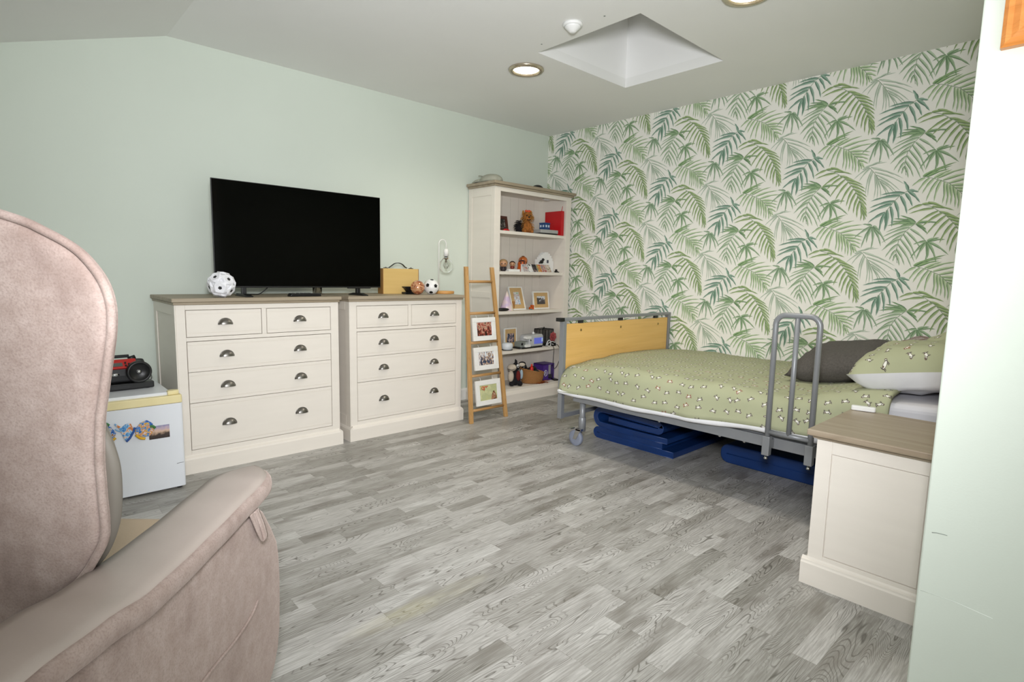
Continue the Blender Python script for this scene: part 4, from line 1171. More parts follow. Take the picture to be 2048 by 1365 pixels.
solo(MB().box(-0.012, 0.012, -0.03, 0.03, 0, 0.075), 'wooden_block', M_plyend, 'small brown wooden block between cone and upright frame', 'block', (3.345, 3.625, S3), 0.5, bevel=0.001)
t = thing('toy_duck', 'tiny orange toy between the two kraft-mounted frames', 'toy', (3.56, 3.585, S3))
m = MB(); m.box(-0.024, 0.02, -0.012, 0.012, 0, 0.022); m.box(-0.006, 0.02, -0.012, 0.012, 0.022, 0.04); m.build('body', M_orange, t, bevel=0.002)
m = MB(); m.box(0.02, 0.027, -0.008, 0.008, 0.026, 0.032); m.build('beak', M_gold, t)
solo(MB().box(-0.007, 0.007, -0.007, 0.007, 0, 0.008), 'teal_brick', mat('teal_brick', '#4f8f9c', '#48858f', rough=0.35), 'tiny teal brick at the foot of the upright frame', 'brick', (3.515, 3.545, S3), bevel=0.001)

# ------------------------------------------------------------------ fourth shelf
PF = photo_mat('family_snapshot', [(0.34, '#22252d'), (0.48, '#4c5a73'), (0.54, '#a37a6a'), (0.62, '#c9c2bf'), (0.7, '#7a2f35')], 34, 17.0)
picture_frame(0.165, 0.18, 0.012, (0.036, 0.05), PF, M_whitepaint, 'white frame with kraft mount behind the breathing machine', (3.345, 3.615, S4), 0.08, 0.05, mount_mat=M_kraft, strut=True)
M_dev = mat('pale_grey_device', '#c2c4c5', '#b9bbbc', rough=0.4)
M_devdark = mat('mid_grey_device', '#7f8580', '#757b76', rough=0.45)
t = thing('round_speaker', 'round white dish-shaped device at the left of the fourth shelf', 'speaker', (3.225, 3.535, S4), 0)
m = MB(); m.lathe([(0.0005, 0), (0.035, 0), (0.046, 0.012), (0.051, 0.032), (0.049, 0.052), (0.04, 0.062), (0.0005, 0.066)], n=28); m.build('body', mat('pale_blue_white', '#d9dee2', '#d2d8dd', rough=0.4), t)
m = MB(); m.lathe([(0.047, 0.0), (0.049, 0.006), (0.0005, 0.006)], (0, 0, 0), n=28); m.build('base_ring', M_softblack, t)
t = thing('breathing_machine', 'pale grey breathing machine with a blue screen on the fourth shelf', 'medical device', (3.55, 3.575, S4), 0.06)
m = MB(); m.prism(rrect(-0.2, 0.105, -0.07, 0.08, 0.04), 'z', 0, 0.012); m.build('tray', M_black, t)
m = MB(); m.prism([(-0.085, 0.012), (0.1, 0.012), (0.102, 0.1), (0.09, 0.118), (-0.07, 0.112), (-0.085, 0.095)], 'y', -0.06, 0.06); bd = m.build('housing', M_dev, t, bevel=0.006, seg=3)
m = MB(); m.box(-0.022, 0.094, -0.0625, -0.058, 0.034, 0.088); m.build('screen', emit('blue_screen', '#6670d2', 0.25), bd)
m = MB(); m.box(0.076, 0.0945, -0.0632, -0.0625, 0.05, 0.084); m.build('screen_side_bar', emit('pale_screen', '#a9c0e0', 0.3), bd)
m = MB(); m.lathe([(0.006, 0.06), (0.006, 0.064), (0.0005, 0.065)], (-0.068, 0, 0.07), n=12, axis='y'); m.build('socket', M_black, bd)
m = MB(); m.prism(rrect(-0.185, -0.086, 0.012, 0.062, 0.008), 'y', -0.05, 0.03, ); m.build('water_tank', M_devdark, t, bevel=0.004)
m = MB()
for k in range(5):
    m.box(-0.125 + k * 0.008, -0.122 + k * 0.008, -0.0525, -0.05, 0.018, 0.056)
m.build('vent_ribs', M_dev, t)
m = MB(); m.lathe([(0.011, 0.05), (0.011, 0.056), (0.0005, 0.057)], (-0.172, 0, 0.044), n=16, axis='y'); m.build('dial', M_black, t)
for z, x in ((0.095, -0.098), (0.022, -0.105)):
    m = MB(); m.prism(rrect(x - 0.035, x + 0.035, z - 0.012, z + 0.012, 0.01), 'y', -0.066, -0.03); m.build('white_clip', M_white, t, bevel=0.003)
m = MB(); m.lathe([(0.012, 0.116), (0.012, 0.13), (0.008, 0.137), (0.0005, 0.138)], (0.02, -0.01, 0), n=14); m.build('hose_port', M_white, t)
t = thing('mesh_lantern', 'black wire mesh lantern with pink rose at the right of the fourth shelf', 'lantern', (3.765, 3.62, S4), 0.1)
m = MB()
hw, hh = 0.062, 0.15
for x in (-hw, hw):
    for y in (-hw, hw):
        m.box(x - 0.003, x + 0.003, y - 0.003, y + 0.003, 0, hh)
for z in (0.003, hh):
    for s in (-hw, hw):
        m.box(-hw, hw, s - 0.003, s + 0.003, z - 0.003, z + 0.003); m.box(s - 0.003, s + 0.003, -hw, hw, z - 0.003, z + 0.003)
m.lathe([(0.008, hh), (0.01, hh + 0.008), (0.004, hh + 0.018), (0.0005, hh + 0.02)], n=10)
m.box(-hw, hw, -0.002, 0.002, hh - 0.002, hh + 0.002)
m.build('frame', M_black, t)
m = MB()
for k in range(12):
    q = -hw + (k + 0.5) * 2 * hw / 12
    for s in (-hw, hw):
        m.box(q - 0.0009, q + 0.0009, s - 0.0009, s + 0.0009, 0, hh); m.box(s - 0.0009, s + 0.0009, q - 0.0009, q + 0.0009, 0, hh)
    z = (k + 0.5) * hh / 12
    for s in (-hw, hw):
        m.box(-hw, hw, s - 0.0009, s + 0.0009, z - 0.0009, z + 0.0009); m.box(s - 0.0009, s + 0.0009, -hw, hw, z - 0.0009, z + 0.0009)
m.build('mesh_panel', M_softblack, t)
m = MB(); m.box(-0.055, 0.055, -0.055, 0.055, 0.003, 0.007); m.build('floor_plate', M_softblack, t)
M_rose = mat('dusty_pink_rose', '#b9595a', '#a04648', rough=0.7)
t = thing('fabric_rose', 'dusty pink fabric rose hung on the mesh lantern', 'flower', (3.79, 3.53, S4 + 0.085))
m = MB()
rnd = random.Random(2)
for ring, (n, R, tilt) in enumerate(((3, 0.008, 1.3), (5, 0.016, 1.0), (6, 0.025, 0.6), (7, 0.032, 0.25))):
    for k in range(n):
        a = 2 * PI * k / n + ring * 0.5
        Mx = Matrix.Translation((0.0, 0, 0.0)) @ Euler((PI / 2, 0, 0)).to_matrix().to_4x4() @ Matrix.Rotation(a, 4, 'Z') @ Matrix.Translation((R, 0, 0.012 - ring * 0.003)) @ Matrix.Rotation(-tilt, 4, 'Y')
        m.ball((0, 0, 0), 0.014, 1.0, 1.05, 0.25, n=6, M=Mx)
m.build('petals', M_rose, t)
m = MB(); m.tube(catmull([(-0.03, 0.0, -0.02), (-0.01, -0.012, 0.0), (-0.05, -0.02, 0.01), (-0.035, -0.01, -0.035)], 5), 0.003, 6); m.build('ribbon', M_rose, t)
m = MB()
m.tube(catmull([(0.0, 0.0, 0.004), (-0.03, -0.02, 0.02), (-0.012, -0.03, 0.062), (0.02, -0.025, 0.05), (0.03, -0.015, 0.01), (0.0, -0.02, 0.004), (-0.01, -0.02, 0.03), (0.06, -0.01, 0.045), (0.12, 0.0, 0.02), (0.13, 0.0, 0.006), (0.06, -0.005, 0.022)], 6), 0.0035, 8)
solo(m, 'white_cable', M_white, 'loops of white cable beside the breathing machine', 'cable', (3.685, 3.50, S4))
t = thing('charger_cable', 'black charger with its cable looping down over the shelf edge', 'cable', (3.782, 3.505, S4))
m = MB(); m.box(-0.014, 0.016, -0.012, 0.02, 0, 0.03); m.box(-0.005, -0.001, -0.004, 0.0, 0.03, 0.046); m.box(0.006, 0.01, -0.004, 0.0, 0.03, 0.046); m.build('plug', M_black, t, bevel=0.002)
m = MB(); m.tube(catmull([(0.012, -0.008, 0.012), (0.022, -0.03, 0.01), (0.03, -0.05, -0.03), (0.03, -0.055, -0.1), (-0.005, -0.055, -0.175), (-0.04, -0.055, -0.2), (-0.06, -0.055, -0.17), (-0.06, -0.055, -0.09), (-0.05, -0.05, -0.02), (-0.045, -0.03, 0.006), (-0.03, -0.006, 0.006)], 6), 0.0028, 7); m.build('cable', M_black, t)

# ------------------------------------------------------------------ bottom shelf
t = thing('plush_animal', 'black and cream plush animal with big eyes and red front, bottom shelf', 'soft toy', (3.345, 3.555, S5), -0.6)
blob('body', M_blackfur, t, [(0, 0.005, 0.05, 0.05, 1, .9, 1.05), (0, 0.0, 0.1, 0.036), (-0.035, -0.04, 0.022, 0.024, 1, 1.3, .9), (0.04, -0.035, 0.022, 0.024, 1, 1.3, .9), (0.0, -0.005, 0.165, 0.036, 1.1, 1, 1), (0.006, 0.0, 0.205, 0.016, 0.8, .8, 1.6), (0.0, 0.002, 0.225, 0.008, .8, .8, 1.8)], 0.005)
m = MB(); m.ball((-0.035, -0.035, 0.165), 0.036, 1.15, .85, .9, n=10); m.ball((-0.042, -0.03, 0.088), 0.028, .95, .9, 1.9, n=10); m.build('muzzle_and_bib', M_creamfur, t)
m = MB(); m.tube([(-0.075, -0.05, 0.155), (-0.04, -0.068, 0.148), (-0.005, -0.055, 0.158)], 0.0022, 6); m.build('mouth_stitch', M_black, t)
m = MB(); m.ball((0.018, -0.032, 0.178), 0.013, 1, .6, 1.2, n=10); m.build('eye', M_white, t)
m = MB(); m.ball((0.019, -0.0405, 0.178), 0.006, 1, .5, 1.1, n=8); m.build('pupil', M_black, t)
m = MB(); m.ball((0.058, -0.01, 0.188), 0.026, 1.1, .5, .7, n=10); m.build('inner_ear', M_creamfur, t)
m = MB(); m.ball((0.061, -0.003, 0.193), 0.03, 1.1, .5, .72, n=10); m.build('ear', M_blackfur, t)
m = MB(); m.ball((0.024, -0.028, 0.09), 0.026, .8, .7, 1.8, n=10); m.build('waistcoat', mat('dark_red_felt', '#6b1c18', '#5a1512', rough=0.95), t)
m = MB(); m.ball((0.055, -0.008, 0.1), 0.022, .7, .7, 2.0, n=10); m.build('arm', mat('pale_blue_felt', '#a9bcc6', '#9fb2bd', rough=0.95), t)

def weave_mat():
    m = bpy.data.materials.new('woven_seagrass'); m.use_nodes = True
    g = G(m)
    p = g.xyz(g.coord('Object'))
    a = g.math('MULTIPLY', g.math('ARCTAN2', p[1], p[0]), 26.0)
    z = g.math('MULTIPLY', p[2], 560.0)
    h = g.math('MULTIPLY', g.math('SINE', z), g.math('SINE', a))
    n = g.noise(g.coord('Object'), 60.0, 3.0)
    c = g.mix(g.step(h, -0.6, 0.7), lin('#8f5c2b'), lin('#c8945a'))
    c = g.mix(g.math('MULTIPLY', g.step(n, 0.45, 0.7), 0.5), c, lin('#a9703a'))
    g.put(g.bsdf.inputs['Base Color'], c); g.bsdf.inputs['Roughness'].default_value = 0.75
    g.put(g.bsdf.inputs['Normal'], g.bump(h, 0.8, 0.004))
    return m
M_weave = weave_mat()
t = thing('woven_basket', 'small woven seagrass basket on the bottom shelf', 'basket', (3.545, 3.545, S5), -0.6)
m = MB()
n = 36
vs, fs = [], []
for r, z in ((0.001, 0.003), (0.088, 0.003), (0.094, 0.012), (0.105, 0.06), (0.112, 0.115), (0.113, 0.12), (0.107, 0.12), (0.099, 0.06), (0.086, 0.012), (0.001, 0.010)):
    for k in range(n):
        a = 2 * PI * k / n
        vs.append((r * math.cos(a), r * 0.68 * math.sin(a), z - (0.022 * math.cos(a) * z / 0.12)))
for i in range(9):
    for k in range(n):
        fs.append((i * n + k, i * n + (k + 1) % n, (i + 1) * n + (k + 1) % n, (i + 1) * n + k))
m.add(vs, fs, None, True); m.build('wall', M_weave, t)
m = MB(); m.tube([(0.11 * math.cos(2 * PI * k / 36), 0.11 * 0.68 * math.sin(2 * PI * k / 36), 0.12 - 0.022 * math.cos(2 * PI * k / 36)) for k in range(36)], 0.005, 7, closed=True); m.build('rim', M_weave, t)
t = thing('bottle_bundle', 'black bag of odds and ends sticking out of the woven basket', 'bag', (3.535, 3.555, S5 + 0.02), -0.6)
blob('bag', mat('black_shiny_bag', '#14181a', '#1d2326', scale=40, rough=0.25), t, [(-0.05, 0, 0.07, 0.035, 1, 1, 1.3), (-0.06, 0, 0.12, 0.028, 1, 1, 1.3), (0.0, 0.0, 0.08, 0.04, 1.2, .9, 1), (0.05, 0, 0.07, 0.034, 1.1, 1, 1), (0.02, 0.0, 0.11, 0.028, 1.4, .8, .9)], 0.005)
t = thing('red_bottle', 'small bright red bottle standing up in the woven basket', 'bottle', (3.515, 3.52, S5 + 0.03), 0)
m = MB(); m.lathe([(0.0005, 0), (0.014, 0), (0.0155, 0.02), (0.0155, 0.11), (0.012, 0.125), (0.0005, 0.126)], n=14); m.build('body', mat('bright_red_plastic', '#d42a1f', '#c42218', rough=0.35), t)
m = MB(); m.lathe([(0.008, 0.125), (0.009, 0.142), (0.004, 0.15), (0.0005, 0.15)], n=12); m.build('cap', mat('bright_red_cap', '#e0402c', '#d4351f', rough=0.35), t)
M_purple = mat('purple_card', '#4d2a86', '#45247a', rough=0.45)
t = thing('toy_box', 'purple window box with round white emblem on the bottom shelf', 'box', (3.765, 3.605, S5), 0.03)
m = MB(); m.box(-0.075, 0.075, 0.06, 0.066, 0, 0.155); m.box(-0.075, -0.069, -0.055, 0.066, 0, 0.155); m.box(-0.075, -0.005, -0.06, -0.055, 0, 0.155); m.box(0.066, 0.075, -0.06, 0.066, 0, 0.155); m.box(-0.075, 0.075, -0.06, 0.066, 0, 0.012); m.box(-0.075, 0.075, -0.06, 0.066, 0.145, 0.155); m.build('carton', M_purple, t)
m = MB(); m.box(-0.005, 0.066, -0.0585, -0.0575, 0.012, 0.145); m.build('window', M_glass, t)
m = MB(); m.box(0.0, 0.06, -0.03, 0.055, 0.012, 0.14); m.build('white_insert', M_lining, t)
m = MB(); m.box(0.005, 0.05, -0.05, -0.032, 0.012, 0.05); m.build('toy', M_softblack, t)
m = MB(); m.tube([(-0.042 + 0.02 * math.cos(a), -0.0605, 0.07 + 0.027 * math.sin(a)) for a in [2 * PI * k / 24 for k in range(24)]], 0.0025, 6, closed=True); m.tube([(-0.05, -0.0605, 0.056), (-0.04, -0.0605, 0.074), (-0.048, -0.0605, 0.084)], 0.0025, 6); m.build('emblem', M_white, t)
M_leafo = mat('dry_orange_leaf', '#b5651f', '#8f3f18', scale=30, rough=0.85)
rnd = random.Random(11)
t = None
m = MB()
for k in range(16):
    cx, cy, ro = rnd.uniform(-0.1, 0.09), rnd.uniform(-0.03, 0.02), rnd.uniform(0, 6.28)
    L = rnd.uniform(0.03, 0.05)
    pts = []
    for q in range(10):
        a = 2 * PI * q / 10
        r = L * (1.0 if q % 2 == 0 else 0.45)
        pts.append((cx + r * math.cos(a + ro) * 0.8, cy + r * math.sin(a + ro) * 0.5))
    z = 0.001 + 0.0012 * k
    m.prism(pts, 'z', z, z + 0.0008, M=Matrix.Rotation(rnd.uniform(-.08, .08), 4, 'X'))
mn = min(v.z for v in m.v)
m.v = [v - Vector((0, 0, mn)) for v in m.v]
o = solo(m, 'autumn_leaf_garland', M_leafo, 'garland of dry orange leaves lying before the purple box', 'garland', (3.655, 3.492, S5))
solo(MB().box(-0.026, 0.026, -0.05, 0.05, 0, 0.012), 'black_gadget', M_black, 'small flat black gadget by the right side of the bottom shelf', 'gadget', (3.824, 3.53, S5), -0.3, bevel=0.003)
# ------------------------------------------------------------------ bed
BX0, BX1 = 2.695, 3.925
FY0 = 2.41
t = thing('hospital_bed', 'wide adjustable bed with grey steel frame and oak footboard along the leafy wall', 'bed', (3.31, 1.35, 0))
off = (3.31, 1.35, 0)
fb = MB(off); fb.box(BX0 + 0.018, BX1 - 0.012, FY0 - 0.002, FY0 + 0.017, 0.34, 0.786)
fbo = fb.build('footboard', M_oak, t, bevel=0.003)
m = MB(off)
m.box(BX0 - 0.02, BX0 + 0.012, FY0 - 0.012, FY0 + 0.022, 0.163, 0.806)
m.box(BX1 - 0.008, BX1 + 0.016, FY0 - 0.012, FY0 + 0.022, 0.163, 0.806)
m.box(BX0 - 0.02, BX1 + 0.016, FY0 - 0.014, FY0 + 0.024, 0.806, 0.826)
m.box(BX0 + 0.012, BX1 - 0.008, FY0 - 0.008, FY0 + 0.018, 0.165, 0.195)
m.build('footboard_frame', M_grey, t, bevel=0.003)
for x in (BX0 - 0.05, ):
    m = MB(off); m.box(BX0 - 0.055, BX0 - 0.012, FY0 - 0.016, FY0 + 0.026, 0.804, 0.828); m.build('end_cap', M_black, t, bevel=0.003)
for x in (2.86, 3.30, 3.75):
    m = MB(off); m.box(x - 0.02, x + 0.02, FY0 - 0.004, FY0 + 0.012, 0.786, 0.806); m.build('board_bracket', M_softblack, t)
for x in (2.86, 3.30, 3.78):
    m = MB(off); m.lathe([(0.009, 0.002), (0.008, 0.004), (0.0005, 0.005)], (x, FY0, 0.74), n=12, axis='y'); m.build('board_screw', M_brass, t)
m = MB(off)
m.box(BX0 + 0.005, BX0 + 0.045, 0.40, 2.32, 0.294, 0.347)
m.box(BX1 - 0.05, BX1 - 0.01, 0.40, 2.32, 0.294, 0.347)
for y in (2.28, 1.75, 1.2, 0.65, 0.42):
    m.box(BX0 + 0.045, BX1 - 0.05, y - 0.02, y + 0.02, 0.30, 0.345)
m.box(BX0 + 0.025, BX1 - 0.03, 0.37, 2.36, 0.346, 0.362)
m.build('base_frame', M_grey, t, bevel=0.002)
m = MB(off); m.prism([(0.335, 0.363), (2.385, 0.363), (2.385, 0.515), (1.08, 0.515), (0.95, 0.53), (0.8, 0.565), (0.66, 0.595), (0.335, 0.61)], 'x', BX0 + 0.02, BX1 - 0.02)
mt = m.build('mattress', M_sheet, t, bevel=0.03, seg=4)
m = MB(off); m.box(BX0 - 0.005, BX1, 0.305, 0.33, 0.2, 0.9); m.build('headboard', M_oak, t, bevel=0.003)
m = MB(off)
for y in (1.69, 1.33, 1.20):
    m.lathe([(0.008, 0.294), (0.008, 0.286), (0.004, 0.283), (0.0005, 0.283)], (BX0 + 0.025, y, 0), n=10)
m.build('frame_bolts', M_chrome, t)
for (x, y) in ((BX0 + 0.045, 2.27), (BX1 - 0.08, 2.27), (BX0 + 0.045, 0.48), (BX1 - 0.08, 0.48)):
    m = MB(off); m.tube([(x, y, 0.115), (x, y, 0.30)], 0.019, 14); m.lathe([(0.023, 0.10), (0.024, 0.19), (0.0195, 0.195)], (x, y, 0), n=16)
    lg = m.build('leg', M_grey, t)
    yo = y + 0.03
    m = MB(off); m.lathe([(0.032, -0.011), (0.049, -0.013), (0.052, -0.009), (0.052, 0.009), (0.049, 0.013), (0.032, 0.011)], (x - 0.02, yo, 0.0525), n=28, axis='x')
    m.lathe([(0.0005, -0.008), (0.033, -0.008), (0.033, 0.008), (0.0005, 0.008)], (x - 0.02, yo, 0.0525), n=20, axis='x')
    m.build('caster_wheel', mat('grey_rubber', '#8a90a0', '#7e8494', rough=0.5), lg)
    m = MB(off)
    for dx in (-0.036, -0.006):
        m.prism([(y - 0.018, 0.115), (y + 0.022, 0.115), (yo + 0.014, 0.045), (yo - 0.012, 0.045)], 'x', x + dx, x + dx + 0.004)
    m.box(x - 0.036, x - 0.002, y - 0.02, y + 0.024, 0.106, 0.118)
    m.box(x - 0.05, x - 0.01, yo + 0.02, yo + 0.05, 0.108, 0.114)
    m.build('caster_fork', M_chrome, lg)
# grab rail clamped to the side
m = MB(off)
rx = BX0 - 0.050
ya, yb = 0.870, 1.060
m.tube([(rx, yb, 0.30), (rx, yb, 0.88)] + [(rx, yb - 0.045 + 0.045 * math.cos(a), 0.895 + 0.045 * math.sin(a)) for a in [PI / 2 * k / 8 for k in range(9)]] + [(rx, ya + 0.045 - 0.045 * math.cos(a), 0.895 + 0.045 * math.sin(a)) for a in [PI / 2 * (1 - k / 8) for k in range(9)]] + [(rx, ya, 0.88), (rx, ya, 0.30)], 0.0125, 14)
rail = m.build('grab_rail', M_grey, t)
m = MB(off); m.tube([(rx, 0.965, 0.93), (rx, 0.965, 0.386)], 0.0115, 12); m.build('middle_bar', M_grey, rail)
m = MB(off); m.tube([(rx, ya, 0.386), (rx, yb, 0.386)], 0.0115, 12); m.build('lower_bar', M_grey, rail)
for y in (ya, yb):
    m = MB(off); m.box(rx - 0.016, rx + 0.017, y - 0.017, y + 0.017, 0.272, 0.364); m.box(rx + 0.017, BX0 + 0.006, y - 0.012, y + 0.012, 0.30, 0.345); cl = m.build('clamp', M_grey, rail, bevel=0.003)
    m = MB(off); m.lathe([(0.006, 0.272), (0.006, 0.262), (0.009, 0.26), (0.009, 0.253), (0.0005, 0.25)], (rx, y, 0), n=10); m.build('clamp_bolt', M_chrome, cl)

def hash2(a, b):
    s = math.sin(a * 12.9898 + b * 78.233) * 43758.5453
    return s - math.floor(s)
def vnoise(x, y):
    i, j = math.floor(x), math.floor(y)
    u, v = x - i, y - j
    u, v = u * u * (3 - 2 * u), v * v * (3 - 2 * v)
    a = hash2(i, j) * (1 - u) + hash2(i + 1, j) * u
    b = hash2(i, j + 1) * (1 - u) + hash2(i + 1, j + 1) * u
    return (a * (1 - v) + b * v) * 2 - 1

# duvet: one sheet, lying over the top, rolling over the near edge and hanging down the side
def duvet_point(s, y, lift=0.0):
    """s: distance from the wall edge across the bed; returns point"""
    foot = max(0.0, min(1.0, (y - 2.02) / 0.36))
    head = max(0.0, min(1.0, (1.06 - y) / 0.45)); head = head * head * (3 - 2 * head)
    ztop = 0.556 - 0.012 * foot + 0.082 * head
    xw, xe = 3.945, 2.765 + 0.02 * foot + 0.005 * head
    R = 0.085 + 0.05 * foot
    flat = xw - xe
    zb = 0.357 + 0.012 * (1 - foot) * max(0, min(1, (2.0 - y))) + 0.028 * max(0, min(1, (1.5 - y) / 0.4))
    arcL = R * PI / 2
    if s <= flat:
        x, z, n = xw - s, ztop, Vector((0, 0, 1))
        q = s / flat
        z += -0.012 * (1 - q) ** 4 + 0.012 * math.sin(PI * q) - 0.03 * foot * q * q * q
    elif s <= flat + arcL:
        a = (s - flat) / R
        x, z, n = xe - R * math.sin(a), ztop - 0.03 * foot - R * (1 - math.cos(a)), Vector((-math.sin(a), 0, math.cos(a)))
    else:
        d = (s - flat - arcL)
        D = max(0.02, ztop - 0.03 * foot - R - zb)
        x, z, n = xe - R - 0.018 * min(1, d / D) , ztop - 0.03 * foot - R - min(d, D), Vector((-1, 0, 0))
    w = 0.006 * vnoise(y * 5.0 + 3, s * 4.0) + 0.004 * vnoise(y * 11.0, s * 7.0 + 5) + 0.003 * vnoise(y * 2.2 + s * 9.0, s * 2.0)
    hang = max(0.0, (s - flat) / (arcL + 0.1))
    w += 0.008 * hang * math.sin(y * 14.0 + 2 * vnoise(y * 3, 1.0))
    p = Vector((x, y, z)) + n * (w + lift)
    return p, flat + arcL + max(0.02, ztop - 0.03 * foot - R - zb)
dv = thing('duvet', 'sage green duvet printed with little white dogs, spread over the bed', 'duvet', (3.31, 1.35, 0.52))
doff = (3.31, 1.35, 0.52)
YA, YB = 0.60, 2.393
NU, NV = 70, 110
def cloth_mesh(name, mt, pf, uvf, thick, parent):
    m = MB(doff)
    m.grid(pf, NU, NV)
    o = m.build(name, mt, parent)
    me = o.data
    uv = me.uv_layers.new(name='UVMap')
    for lp in me.loops:
        vi = lp.vertex_index
        uv.data[lp.index].uv = uvf(vi % (NU + 1), vi // (NU + 1))
    md = o.modifiers.new('solid', 'SOLIDIFY'); md.thickness = thick; md.offset = -1.0
    return o
def pf(i, j):
    y = YA + (YB - YA) * j / NV
    if j == 0 or j == NV:
        y += 0.0
    _, S = duvet_point(0, y)
    return duvet_point(S * i / NU, y)[0]
cloth_mesh('cover', M_dog, pf, lambda i, j: (YA + (YB - YA) * j / NV, 1.55 * i / NU), 0.02, dv)
# white underside turned out along the hem
m = MB(doff)
rows = 5
vs = []
for j in range(NV + 1):
    y = YA + (YB - YA) * j / NV
    p, S = duvet_point(0, y)
    e, _ = duvet_point(S, y)
    hh = 0.026 + 0.006 * vnoise(y * 6, 3.3) - 0.010 * max(0, (y - 2.25) / 0.14)
    for k in range(rows + 1):
        a = PI * 0.9 * k / rows
        vs.append((e.x + 0.004 + 0.020 * (1 - math.sin(a)) , y, e.z + 0.012 - (hh + 0.012) * (1 - math.cos(a)) / 2))
fs = [(j * (rows + 1) + k, j * (rows + 1) + k + 1, (j + 1) * (rows + 1) + k + 1, (j + 1) * (rows + 1) + k) for j in range(NV) for k in range(rows)]
m.add(vs, fs, None, True)
o = m.build('white_underside', M_lining, dv)
md = o.modifiers.new('solid', 'SOLIDIFY'); md.thickness = 0.008; md.offset = 0

# pillows and cushions
def pillow_mesh(w, h, d, n=22, pinch=0.10, belly=0.5, seed=0, low=1.0):
    top, bot = [], []
    for j in range(n + 1):
        for i in range(n + 1):
            u, v = -1 + 2 * i / n, -1 + 2 * j / n
            k = 1 - pinch * (1 - abs(v) ** 1.5) * abs(u) ** 3
            k2 = 1 - pinch * (1 - abs(u) ** 1.5) * abs(v) ** 3
            x, y = u * w / 2 * k, v * h / 2 * k2
            e = max(0.0, (1 - u ** 4)) ** belly * max(0.0, (1 - v ** 4)) ** belly
            f = 0.06 * d * (vnoise(u * 3 + seed, v * 3) + 0.5 * vnoise(u * 7 + seed, v * 7))
            z = d / 2 * e + f * e
            top.append(Vector((x, y, z))); bot.append(Vector((x, y, -d / 2 * e * low + f * e)))
    return top, bot, n
def pillow(name, label, cat, w, h, d, M, m_top, m_bot=None, seed=0, part=('cover', 'underside'), group=None, pinch=0.1, belly=0.5):
    top, bot, n = pillow_mesh(w, h, d, seed=seed, pinch=pinch, belly=belly)
    loc = M.to_translation()
    t = thing(name, label, cat, loc, 0, group)
    Q = Matrix.Translation(-loc) @ M
    fs = [(j * (n + 1) + i, j * (n + 1) + i + 1, (j + 1) * (n + 1) + i + 1, (j + 1) * (n + 1) + i) for j in range(n) for i in range(n)]
    def uvset(o):
        uv = o.data.uv_layers.new(name='UVMap')
        for lp in o.data.loops:
            vi = lp.vertex_index % ((n + 1) * (n + 1))
            uv.data[lp.index].uv = (w * (vi % (n + 1)) / n + seed, h * (vi // (n + 1)) / n + seed * 0.7)
    if m_bot is None:
        m = MB(); m.add(top, fs, Q, True); m.add(bot, [f[::-1] for f in fs], Q, True)
        o = m.build(part[0], m_top, t, weld=True); uvset(o)
    else:
        m = MB(); m.add(top, fs, Q, True); o = m.build(part[0], m_top, t); uvset(o)
        m = MB(); m.add(bot, [f[::-1] for f in fs], Q, True); m.build(part[1], m_bot, t)
    return t
def place(x, y, z, rx=0, ry=0, rz=0):
    return Matrix.Translation((x, y, z)) @ Euler((math.radians(rx), math.radians(ry), math.radians(rz)), 'XYZ').to_matrix().to_4x4()
pillow('pillow', 'dog-print pillow with white underside at the near side of the bed head', 'pillow', 0.66, 0.48, 0.215, place(3.08, 0.565, 0.729, -9, 0, 4), M_dog, M_lining, seed=3)
pillow('pillow', 'dog-print pillow with pale flap at the far side of the bed head', 'pillow', 0.66, 0.46, 0.16, place(3.58, 0.50, 0.80, -34, 0, -4), M_dog, M_lining, seed=8)
pillow('cushion', 'charcoal grey cushion leaning on the pillows', 'cushion', 0.47, 0.47, 0.17, Matrix.Translation((3.30, 0.945, 0.682)) @ Matrix.Rotation(math.radians(-15.5), 4, Vector((1, 1, 0)).normalized()), M_charcoal, seed=5, pinch=0.05, belly=0.72)
mm = bpy.data.materials.new('striped_cushion_cloth'); mm.use_nodes = True
g = G(mm)
uvx = g.xyz(g.n.new('ShaderNodeUVMap').outputs[0])
fr = g.math('FRACT', g.math('MULTIPLY', uvx[0], 26.0))
c = g.mix(g.math('LESS_THAN', fr, 0.45), lin('#cfc9c2'), lin('#6d2f33'))
c = g.mix(g.math('GREATER_THAN', fr, 0.82), c, lin('#5a5652'))
g.put(g.bsdf.inputs['Base Color'], c); g.bsdf.inputs['Roughness'].default_value = 0.9
pillow('cushion', 'red and cream striped cushion behind the charcoal cushion', 'cushion', 0.42, 0.42, 0.12, place(3.70, 0.80, 0.695, -22, 0, 24), mm, seed=2)

